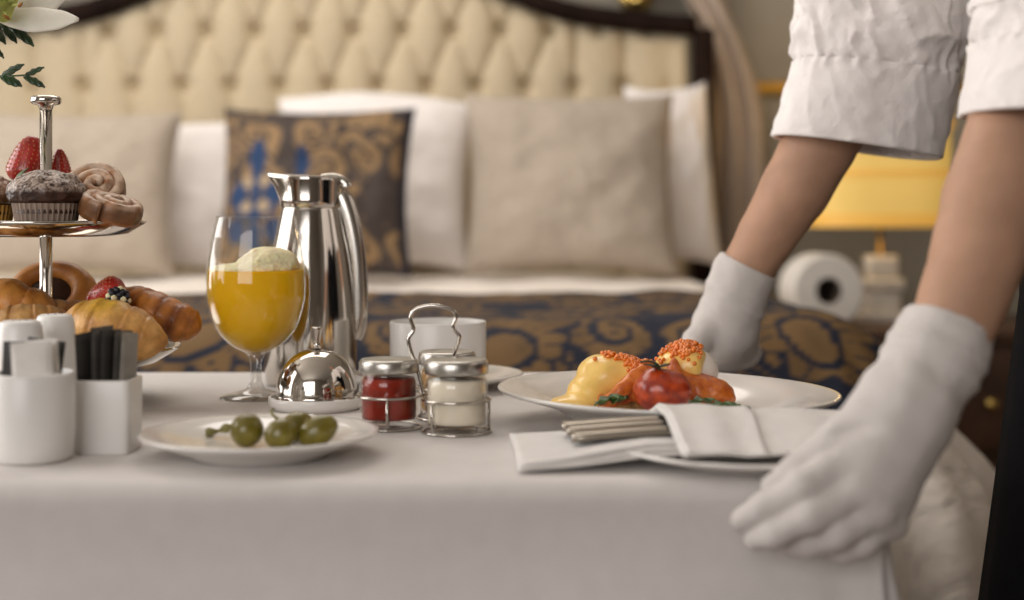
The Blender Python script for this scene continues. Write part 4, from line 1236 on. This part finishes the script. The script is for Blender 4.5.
h1s = blob('salmon', [(at(634, 384, 1.070), (.020, .005, .010), (0, -.75, .25)), (at(617, 395, 1.062), (.016, .004, .0055), (0, -.75, .1)), (at(645, 390, 1.07), (.010, .007, .013), None), (at(602, 401, 1.068), (.004, .004, .006), None), (at(648, 375, 1.085), (.008, .010, .010), None)], .006, .0018, M['salmon'], e1, ns=.0007, nf=420)
def roe(parent, host, spots, seed, n, r=.0017):
    """small eggs lying on the upper surface of the host mesh; spots: (px, py, d, sx, sy)"""
    from mathutils.bvhtree import BVHTree
    o_ = np.array(parent.location)
    bv = [BVHTree.FromPolygons([Vector(np.array(v.co[:]) + o_) for v in h.data.vertices], [p.vertices[:] for p in h.data.polygons]) for h in host]
    rr = random.Random(seed); parts = []
    sv, sf = lathe(smoothprof([(0, -1), (.72, -.7), (1, 0), (.72, .7), (0, 1)], 2), 10)
    for _ in range(n):
        a = rr.choice(spots); c = at(a[0], a[1], a[2])
        x, y = c[0] + rr.gauss(0, .5) * a[3], c[1] + rr.gauss(0, .5) * a[4]
        zs = [h[0].z for h in (b.ray_cast(Vector((x, y, 1)), Vector((0, 0, -1))) for b in bv) if h[0] is not None]
        if not zs or max(zs) < a[5]: continue
        parts.append((sv * r * rr.uniform(.85, 1.1) + np.array([x, y, max(zs) + r * rr.uniform(.2, 1.3)]), sf))
    V, F = join(*parts); o = mesh('roe', V, F, M['roe'], parent, world=True); o['kind'] = 'stuff'
roe(e1, [h1, h1s], [(622, 361, 1.09, .014, .014, .772), (636, 363, 1.085, .012, .012, .770), (643, 369, 1.08, .008, .008, .766)], 1, 190)
# right egg
e2 = egg_stack('right poached egg topped with orange roe, egg white showing', 688, 1.13, 345, None)
c = at(690, 391, 1.125)
mesh('muffin_base', Vv * np.array([1.08, 1, 1]) + np.array([c[0], c[1], PZ]), Ff, M['crumpet'], e2, world=True)
blob('egg', [(at(690, 367, 1.125), (.0215, .021, .0165), (0, .2, 0)), (at(706, 372, 1.12), (.009, .012, .0105), None)], .006, .002, M['eggwhite'], e2)
h2 = blob('hollandaise', [(at(682, 362, 1.12), (.0200, .021, .0150), (0, -.25, 0)), (at(666, 371, 1.11), (.010, .012, .010), None), (at(693, 372, 1.102), (.006, .006, .012), None), (at(674, 376, 1.105), (.007, .006, .010), None)], .008, .002, M['hollandaise'], e2)
blob('salmon', [(at(694, 383, 1.105), (.030, .016, .009), (0, .22, 0)), (at(718, 392, 1.10), (.013, .012, .008), (0, .45, 0)), (at(676, 372, 1.095), (.0045, .006, .012), (0, -.25, 0)), (at(672, 384, 1.095), (.010, .008, .012), None), (at(706, 396, 1.095), (.022, .008, .005), (0, .1, 0))], .006, .0018, M['salmon'], e2, ns=.0007, nf=420)
roe(e2, [h2], [(684, 350, 1.115, .018, .018, .780), (675, 352, 1.112, .012, .012, .778), (692, 352, 1.112, .012, .012, .778), (686, 358, 1.103, .003, .004, .775)], 2, 230)
# tomato
tc_ = at(662, 389, 1.045)
tm = thing('roast_tomato', 'shiny red roasted tomato with a dark stalk between the eggs', 'tomato', (tc_[0], tc_[1], PZ))
blob('flesh', [(tc_, (.0205, .019, .0160), None), (tc_ + np.array([-.008, -.004, -.003]), (.012, .012, .012), None), (tc_ + np.array([.009, -.003, -.002]), (.012, .012, .012), None)], .004, .0018, M['tomato'], tm, ns=.0011, nf=230)
ct = tc_ + np.array([-.004, -.006, .0158])
for k in range(5):
    a = k * 1.257 + .4
    lv, lf = leafshape(.011, .0021, .3, droop=.1); lv = lv @ rotm(0, -.35, a).T
    mesh('sepal', lv + ct + np.array([0, 0, .0008]), lf, M['calyx'], tm, world=True, solid=.0008)
V, F = tube(smoothprof([ct + np.array([.002, 0, -.002]), ct + np.array([0, 0, .003]), ct + np.array([-.006, 0, .0055]), ct + np.array([-.013, 0, .0048])], 4), .0009, 8); mesh('stalk', V, F, M['calyx'], tm, world=True)
# herb leaves
def herbleaf(label, px, py, d, L, W, rz, tilt=.1, k=0):
    P = at(px, py, d)
    V, F = leafshape(L, W, .5, 11, .1, 9)
    for i, v in enumerate(V): V[i, 2] += .0012 * math.sin(v[0] * 700 + v[1] * 300); V[i, 1] *= 1 + .25 * math.sin(v[0] * 900)
    V = V @ rotm(0, -tilt, 0).T @ rotm(0, 0, rz).T
    V[:, 2] -= V[:, 2].min()
    tag(mesh('herb_leaf', V, F, M['herb'], None, (P[0], P[1], max(PZ, P[2])), solid=.0007), label, 'leaf', 'green leaves on the dinner plate')
herbleaf('curly green leaf in front of the left egg', 594, 406, 1.048, .026, .0075, .1, .35)
herbleaf('small green leaf left of the tomato', 612, 404, 1.045, .016, .006, .5, .4)
herbleaf('green leaf right of the tomato under the salmon', 688, 404, 1.052, .022, .006, .05, .2)
herbleaf('green leaf tips pointing right below the salmon', 706, 408, 1.045, .026, .0065, -.05, .1)
herbleaf('rightmost thin green leaf on the dinner plate', 722, 409, 1.05, .022, .0045, .0, .05)

# ------------------------------------------------------------------ front plate, napkin, cutlery
FPX_, FPD = (741 - 512) / FPX * .906, .906
V, F = lathe(plate_profile(.0805, .045, .0125, .0035), 80)
tag(mesh('side_plate', V, F, M['porcelain'], None, (FPX_, FPD, TZ)), 'white side plate under the folded napkin at the front edge', 'plate')
nk = thing('napkin', 'white folded napkin wrapped around cutlery, flap spread to the left', 'napkin', (.08, .92, TZ))
def flat_z(x, y):
    """height of what lies under the napkin (table, plate)"""
    r = math.hypot(x - FPX_, y - FPD)
    if r > .0825: return TZ
    return TZ + np.interp(r, [0, .045, .055, .0645, .0825], [.0072, .0072, .0078, .0105, .0135])
def sheetlayer(name, quad, zf, th, n=28, m=22, parent=nk):
    q = [np.array(p, float) for p in quad]     # corners: back-left, back-right, front-right, front-left (x,y)
    V = []
    for j in range(m):
        for i in range(n):
            u, v = i / (n - 1), j / (m - 1)
            p = (1 - v) * ((1 - u) * q[0] + u * q[1]) + v * ((1 - u) * q[3] + u * q[2])
            V.append((p[0], p[1], zf(u, v, p[0], p[1])))
    F = [(j * n + i, (j + 1) * n + i, (j + 1) * n + i + 1, j * n + i + 1) for j in range(m - 1) for i in range(n - 1)]
    return mesh(name, V, F, M['napkin'], parent, world=True, solid=th, offset=-1)
def g2(px, py, z): d = (CZ - z) * FPX / (py - HZ); return ((px - 512) / FPX * d, d)
# lower layers of the flap (stacked folds)
def zfl(k):
    def f(u, v, x, y):
        base = TZ + np.interp(x, [0, .035, .085, .12, .2], [0, .004, .0105, .0110, .0110]) * np.interp(y, [.84, .865, .90], [.6, .8, 1])
        return base + .0022 + k * .0020 + .0008 * math.sin(6 * u + 2 * v + k) * (1 - u)
    return f
sheetlayer('folded_layer', [(.000, .990), (.150, .960), (.140, .880), (.0035, .866)], zfl(0), .0016)
sheetlayer('folded_layer', [(-.001, .988), (.145, .958), (.130, .886), (.0045, .8645)], zfl(1), .0016)
sheetlayer('folded_layer', [(-.002, .986), (.145, .956), (.120, .892), (.0050, .8655)], zfl(2), .0016)
# cutlery on the napkin
def cutlery(name, label, cat, x0, y0, z0, rz, kind):
    th = thing(name, label, cat, (x0, y0, z0), 'cutlery rolled in the napkin', rz)
    th.rotation_euler = (0, -.05, rz)
    T = np.linspace(0, 1, 26); pts = [(t * .115, 0, .0024 + .0012 * math.sin(t * math.pi)) for t in T]
    w_ = np.interp(T, [0, .04, .5, 1], [.0078, .0092, .0076, .0040]); rings = []
    for p, ww in zip(pts, w_):
        rings.append([(p[0], ww * math.copysign(abs(math.cos(a)) ** .6, math.cos(a)), p[2] + .0032 * math.copysign(abs(math.sin(a)) ** .8, math.sin(a))) for a in np.linspace(0, 2 * math.pi, 16, endpoint=False)])
    V, F = loft(rings, True, True); mesh('handle', V, F, M['silver'], th)
    if kind == 'knife':
        rings = [[(x, y * s, .0012 + zz) for y, zz in ((-.0075, 0), (0, .0009), (.0075, .0004), (0, -.0006))] for x, s in ((.114, .5), (.120, 1), (.15, 1.05), (.165, .8), (.172, .15))]
        V, F = loft(rings, True, True); mesh('blade', V, F, M['silver'], th)
    else:
        rings = [[(x, y * s, .0012 + zz + .002 * math.sin((x - .114) * 40)) for y, zz in ((-.010, .001), (0, -.0008), (.010, .001), (0, .0008))] for x, s in ((.114, .3), (.120, .6), (.126, 1), (.134, 1))]
        V, F = loft(rings, True, True); mesh('head', V, F, M['silver'], th)
        for y in (-.0078, -.0026, .0026, .0078):
            V, F = box(.034, .0028, .0015, .0004, (.150, y, .002)); mesh('tine', V, F, M['silver'], th)
cz = TZ + .0148
cutlery('knife', 'silver knife at the back of the napkin roll', 'knife', .034, .951, cz, -.02, 'knife')
cutlery('fork', 'silver fork in the middle of the napkin roll', 'fork', .0365, .931, cz, -.01, 'fork')
cutlery('fork', 'silver fork at the front of the napkin roll', 'fork', .039, .911, cz - .001, .0, 'fork')
# wrap over the cutlery and plate
def zwrap(k):
    def f(u, v, x, y):
        yc = .930
        top = TZ + .0305 + .0016 * k - .0020 * u
        fall = np.interp(yc - y, [-.06, -.03, .015, .035, .07, .09], [.008, 0.001, .0, .004, .0125, .0140])
        return max(top - fall, flat_z(x, y) + .0022 + .001 * k) + .0006 * math.sin(11 * u + 2 * k)
    return f
sheetlayer('wrap', [(.097, .985), (.226, .975), (.218, .862), (.103, .841)], zwrap(0), .002, 34, 30)
sheetlayer('wrap_fold', [(.100, .981), (.162, .976), (.154, .8420), (.106, .8400)], zwrap(1.4), .0018, 24, 30)

# ------------------------------------------------------------------ person
pers = thing('person', 'person in white shirt, white gloves and black apron leaning over the table', 'person', (.51, 1.02, 0))
cxb, cyb = .52, 1.02
# near (left) arm and far (right) arm joints
nW = at(944, 350, .842); nE = np.array([.385, .93, 1.085]); nS = np.array([.535, .855, 1.345])
fW = at(743, 277, 1.40); fE = np.array([.372, 1.345, 1.095]); fS = np.array([.535, 1.185, 1.345])
near_arm = [(nS, .052), (nE, .036), (at(1025, 115, .905), .0335), (at(994, 200, .878), .0315), (at(980, 250, .862), .0290), (at(963, 300, .85), .0265), (nW, .0240), (at(905, 415, .812), .016)]
far_arm = [(fS, .050), (fE, .035), (at(820, 143, 1.382), .0365), (at(795, 190, 1.388), .0345), (at(767, 235, 1.394), .0290), (fW, .0262), (at(725, 330, 1.405), .022)]
fs = []
for s in (-1, 1):
    fs += [sd_cone((cxb, cyb + s * .065, .93), (cxb - .005, cyb + s * .075, 1.24), .098, .100),
           sd_cone((cxb - .005, cyb + s * .06, 1.24), (cxb, cyb + s * .10, 1.34), .095, .058),
           sd_cone((cxb - .01, cyb + s * .085, .90), (.485, cyb + s * .085, .50), .092, .062),
           sd_cone((.485, cyb + s * .085, .50), (.525, cyb + s * .085, .10), .058, .04),
           sd_cone((.535, cyb + s * .085, .05), (.40, cyb + s * .095, .04), .045, .036)]
fs += [sd_cone((cxb, cyb, 1.36), (.50, cyb, 1.47), .055, .05),
       sd_ell((.475, cyb, 1.575), (.092, .074, .115), rotm(0, .25, 0)), sd_ell((.45, cyb, 1.52), (.06, .05, .06)),
       sd_cone((.385, cyb, 1.575), (.368, cyb, 1.545), .008, .012), sd_ell((.40, cyb, 1.508), (.02, .024, .007)),
       sd_ell((.485, cyb - .078, 1.56), (.018, .008, .028)), sd_ell((.485, cyb + .078, 1.56), (.018, .008, .028))]
torso_f, nA, fA = sd_union(fs, .018), sd_union(chain(near_arm), .004), sd_union(chain(far_arm), .004)
bodyf = lambda P: smin(torso_f(P), np.minimum(nA(P), fA(P)), .015)
V, F = sdf_mesh(bodyf, (.14, .74, -.005), (.68, 1.47, 1.71), .0088)
mesh('body', V, F, M['skin'], pers, world=True)
# forearms are part of the body; eyes and hair
for s in (-1, 1):
    V, F = lathe(smoothprof([(0, -1), (.7, -.7), (1, 0), (.7, .7), (0, 1)], 3), 14); mesh('eye', V * .011 + np.array([.402, cyb + s * .03, 1.58]), F, M['berry'], pers, world=True)
hf = sd_union([sd_ell((.495, cyb, 1.60), (.095, .085, .11)), sd_ell((.60, cyb, 1.62), (.04, .045, .045))], .02)
hm = lambda P: np.maximum(hf(P), np.maximum(.445 - P[:, 0] - (P[:, 2] - 1.60) * .6, -sd_ell((.40, cyb, 1.55), (.06, .07, .09))(P)))
V, F = sdf_mesh(hm, (.36, cyb - .12, 1.46), (.66, cyb + .12, 1.74), .008); mesh('hair', V, F, M['hair'], pers, world=True)
# trousers, shirt torso
tf = []
for s in (-1, 1):
    tf += [sd_cone((cxb - .01, cyb + s * .085, .90), (.485, cyb + s * .085, .50), .104, .078), sd_cone((.485, cyb + s * .085, .50), (.525, cyb + s * .085, .10), .076, .066)]
tf += [sd_cone((cxb, cyb - .065, .95), (cxb, cyb + .065, .95), .106, .106)]
tu = sd_union(tf, .02); tfn = lambda P: np.maximum(np.maximum(tu(P), P[:, 2] - 1.0), .085 - P[:, 2])
V, F = sdf_mesh(tfn, (.34, .78, .05), (.70, 1.26, 1.03), .013); mesh('trousers', V, F, M['black'], pers, world=True)
sf_ = []
for s in (-1, 1):
    sf_ += [sd_cone((cxb, cyb + s * .065, .93), (cxb - .005, cyb + s * .075, 1.24), .100, .112), sd_cone((cxb - .005, cyb + s * .06, 1.24), (cxb, cyb + s * .10, 1.34), .108, .072)]
sf_ += [sd_cone(nS, nE + (nS - nE) * .4, .070, .068), sd_cone(fS, fE + (fS - fE) * .4, .070, .068), sd_cone((cxb, cyb, 1.36), (.505, cyb, 1.42), .066, .062)]
su = sd_union(sf_, .025)
sfn = lambda P: np.maximum(np.maximum(su(P), .96 - P[:, 2]), P[:, 2] - 1.425)
V, F = sdf_mesh(sfn, (.30, .74, .93), (.70, 1.32, 1.46), .012); V = displace(V, .003, 14, 2); sh_ = mesh('shirt', V, F, M['shirt'], pers, world=True)
# sleeves: lofted loose tubes with a wide cuff
def sleeve(rings, cuff_i, seed, amp=.0035):
    """rings: list of (centre, half width a along w, half depth b along y, tilt of hem); returns cuff and sleeve parts"""
    n = 192
    def mk(cx, a, b, tilt, grow=0.0, pucker=0.0, wr=1.0, yrot=0):
        out = []
        for k in range(n):
            t = 2 * math.pi * k / n; c, s = math.cos(t), math.sin(t)
            e = .82
            x = (a + grow) * math.copysign(abs(c) ** e, c); y = (b + grow) * math.copysign(abs(s) ** e, s)
            p = np.array([cx[0] + x, cx[1] + y, cx[2] + tilt * x])
            pp = np.array([p[0] * 1.4 + p[2] * .5, p[1] * 1.2, p[2] * .8])
            rg = 1 - abs(nz(pp, 22, seed + 9, 2)) * 2.2
            dn = nz(pp, 15, seed) * amp * 1.3 * wr + nz(pp, 48, seed + 4) * amp * .5 * wr + max(0, rg) ** 3 * amp * .9 * wr + pucker * math.sin(k * 2 * math.pi / 6.3 + .8 * math.sin(k * .37)) 
            p += np.array([c, s, 0]) * dn
            out.append(p)
        return out
    return mk
def interp_rings(keys, m):
    K = np.array([np.concatenate([np.asarray(c, float), [a, b, t]]) for c, a, b, t in keys])
    return smoothprof(K, m)
def build_sleeve(keys_cuff, keys_up, seed):
    mk = sleeve(None, 0, seed)
    up = interp_rings(keys_up, 14); rr = []
    for i, k in enumerate(up):
        pk = .0020 * math.exp(-(i / 3.0) ** 2)
        rr.append(mk(k[:3], k[3], k[4], k[5], pucker=pk, wr=min(1.6, .5 + i * .2)))
    V, F = loft(rr); V2 = V
    up_o = mesh('sleeve', V2, F, M['shirt'], sh_, world=True, solid=.0015)
    cu_ = interp_rings(keys_cuff, 12); rr = []
    for i, k in enumerate(cu_):
        pk = .0015 * math.exp(-((len(cu_) - 1 - i) / 2.5) ** 2)
        rr.append(mk(k[:3], k[3], k[4], k[5], grow=.0022, pucker=pk, wr=.55))
    inner = [mk(k[:3] + np.array([0, 0, .0]), k[3], k[4], k[5], grow=-.002, wr=.55) for k in cu_[:6]]
    edge = [mk(cu_[0][:3] - np.array([0, 0, .0012]), cu_[0][3], cu_[0][4], cu_[0][5], grow=.0, wr=.55)]
    V, F = loft(inner[::-1] + edge + rr)
    mesh('cuff', V, F, M['shirt'], sh_, world=True)
def key(px0, py0, px1, py1, d, b, dd=0):
    A, B = at(px0, py0, d), at(px1, py1, d)
    return ((A + B) / 2 + np.array([0, dd, 0]), (B[0] - A[0]) / 2, b, (B[2] - A[2]) / (B[0] - A[0]))
build_sleeve([key(776, 135, 937, 159, 1.37, .058), key(787, 95, 945, 116, 1.365, .060), key(797, 60, 953, 78, 1.36, .062)],
             [key(797, 62, 953, 80, 1.36, .061), key(794, 30, 962, 45, 1.355, .066), key(799, -5, 972, 5, 1.35, .066), key(808, -50, 985, -45, 1.34, .066),
              ((fE + fS) / 2 + np.array([0, 0, .01]), .092, .076, -.3), (fE * .2 + fS * .8, .075, .070, -.5)], 31)
build_sleeve([key(972, 112, 1114, 118, .900, .062), key(977, 75, 1119, 80, .905, .064), key(982, 42, 1124, 46, .91, .066)],
             [key(982, 44, 1124, 48, .91, .065), key(986, 10, 1132, 14, .915, .067), key(992, -30, 1146, -26, .92, .067),
              ((nE + nS) / 2 + np.array([0, 0, .03]), .078, .066, -.3), (nE * .2 + nS * .8, .075, .066, -.5)], 37)
# apron
V = []; nzr, na = 40, 50
for j in range(nzr):
    z = 1.08 - .74 * j / (nzr - 1)
    cx_ = .478 + (min(z, .95) - .6) * .133
    for k in range(na):
        t = -1.75 + 3.5 * k / (na - 1)
        fold = .004 * math.sin(9 * t + 1) * max(0, (.95 - z)) * 2
        V.append((cx_ + .012 - (.131 + fold) * math.cos(t), cyb + (.198 + fold) * math.sin(t), z))
F = [(j * na + k, (j + 1) * na + k, (j + 1) * na + k + 1, j * na + k + 1) for j in range(nzr - 1) for k in range(na - 1)]
ap = mesh('apron', V, F, M['black'], pers, world=True, solid=.003)
# shoes
for s in (-1, 1):
    u = sd_union([sd_cone((.55, cyb + s * .085, .045), (.41, cyb + s * .095, .04), .05, .042), sd_cone((.535, cyb + s * .085, .06), (.53, cyb + s * .085, .10), .05, .047)], .02)
    V, F = sdf_mesh(lambda P: np.maximum(u(P), .001 - P[:, 2]), (.33, cyb + s * .09 - .08, -.01), (.63, cyb + s * .09 + .08, .15), .009); mesh('shoe', V, F, M['black'], pers, world=True)
# gloves
def glove_mesh(prims, k, h, cut=None, wr=None):
    u = prims
    def f(P):
        d = u(P)
        if wr is not None: d = d + wr(P)
        if cut is not None:
            c_, n_ = cut; d = np.maximum(d, (P - c_) @ n_)
        return d
    return f
nf = []
cuffN = at(944, 336, .846)
axN = (at(963, 290, .852) - at(934, 365, .84)); axN /= np.linalg.norm(axN)
A = lambda x, y, d: at(x, y, d)
wrist = [(cuffN + axN * .02, .0275), (cuffN - axN * .006, .0262), (A(927, 372, .838), .0255), (A(902, 408, .828), .0250)]
palm = [sd_cone(A(900, 405, .826), A(850, 460, .806), .024, .0130), sd_cone(A(902, 410, .822), A(860, 487, .800), .0235, .0132),
        sd_cone(A(906, 415, .822), A(873, 508, .801), .0225, .0125), sd_cone(A(912, 415, .826), A(886, 521, .810), .0215, .0118)]
def finger(p): return chain(p)
idx = finger([(A(850, 460, .806), .0118), (A(800, 489, .797), .0096), (A(764, 509, .803), .0086), (A(743, 521, .811), .0072)])
mid = finger([(A(860, 487, .800), .0118), (A(812, 516, .790), .0094), (A(776, 532, .798), .0084), (A(755, 539, .808), .0070)])
rng = finger([(A(873, 508, .801), .0112), (A(838, 534, .793), .0090), (A(810, 543, .802), .0080), (A(793, 545, .812), .0068)])
pnk = finger([(A(886, 521, .810), .0104), (A(862, 543, .803), .0082), (A(843, 549, .810), .0074), (A(828, 549, .816), .0064)])
thb = finger([(A(880, 410, .82), .0170), (A(834, 446, .814), .0120), (A(800, 469, .813), .0098), (A(775, 486, .815), .0080)])
def hand_sdf(wr_, palm_, fingers, k1=.012, k2=.0045):
    w_ = sd_union(chain(wr_) + palm_, k1); fl_ = [sd_union(f_, k1 * .35) for f_ in fingers]
    def f(P):
        d = w_(P)
        df = fl_[0](P)
        for g in fl_[1:]: df = smin(df, g(P), .0010)
        return smin(d, df, k2)
    return f
hN = hand_sdf(wrist, palm, [idx, mid, rng, pnk, thb])
def wrN(P):
    s = (P - cuffN) @ axN
    fold = -.0016 * np.exp(-((s + .012) / .0035) ** 2) - .0012 * np.exp(-((s + .024 + .02 * (P[:, 0] - .26)) / .003) ** 2) + .0010 * np.exp(-((s - .004) / .0018) ** 2)
    cr = A(828, 438, .80)
    dd = np.linalg.norm((P - cr) * np.array([.45, .5, 1.0]), axis=1)
    cre = .0016 * np.exp(-(((P[:, 2] - cr[2] - .25 * (P[:, 0] - cr[0])) / .0025) ** 2)) * np.exp(-((P[:, 0] - cr[0] - .012) / .016) ** 2)
    return fold + cre + .0006 * np.sin(P[:, 0] * 230 + 60 * P[:, 2]) * np.sin(P[:, 2] * 190 + 1)
fN = glove_mesh(hN, 0, 0, (cuffN + axN * .008, axN), wrN)
V, F = sdf_mesh(fN, (.10, .765, .67), (.31, .885, .875), .0018)
gN = mesh('glove', V, F, M['glove'], pers, world=True); gN['label'] = 'white cotton glove gripping the near table edge'
# far hand
cuffF = at(745, 272, 1.40); axF = at(770, 228, 1.396) - at(728, 310, 1.405); axF /= np.linalg.norm(axF)
wristF = [(cuffF + axF * .02, .0292), (cuffF - axF * .006, .0290), (A(733, 305, 1.405), .0290), (A(723, 330, 1.41), .0300)]
palmF = [sd_cone(A(722, 330, 1.41), A(708, 352, 1.425), .028, .015), sd_cone(A(724, 330, 1.41), A(722, 356, 1.435), .028, .0150),
         sd_cone(A(727, 330, 1.415), A(736, 356, 1.435), .027, .0145), sd_cone(A(730, 330, 1.415), A(748, 353, 1.432), .025, .0135)]
def ff(x, y, d):
    m0 = A(x, y, d)
    return finger([(m0, .0125), (m0 + np.array([-.010, .034, -.004]), .0105), (m0 + np.array([-.014, .040, -.030]), .0094), (m0 + np.array([-.014, .034, -.048]), .0082)])
thF = finger([(A(712, 325, 1.40), .019), (A(697, 342, 1.385), .0145), (A(690, 356, 1.365), .0115), (A(686, 362, 1.345), .0095)])
hF = hand_sdf(wristF, palmF, [ff(708, 352, 1.425), ff(722, 356, 1.435), ff(736, 356, 1.435), ff(748, 353, 1.432), thF])
def wrF(P):
    s = (P - cuffF) @ axF
    return -.0014 * np.exp(-((s + .03 + .1 * (P[:, 0] - .23)) / .004) ** 2) + .0008 * np.exp(-((s + .038) / .003) ** 2) + .0006 * np.sin(P[:, 0] * 210 + 70 * P[:, 2]) * np.sin(P[:, 2] * 180 + 1)
fF = glove_mesh(hF, 0, 0, (cuffF + axF * .008, axF), wrF)
V, F = sdf_mesh(fF, (.12, 1.31, .68), (.30, 1.52, .875), .0025)
gF = mesh('glove', V, F, M['glove'], pers, world=True); gF['label'] = 'white cotton glove resting on the far table edge'
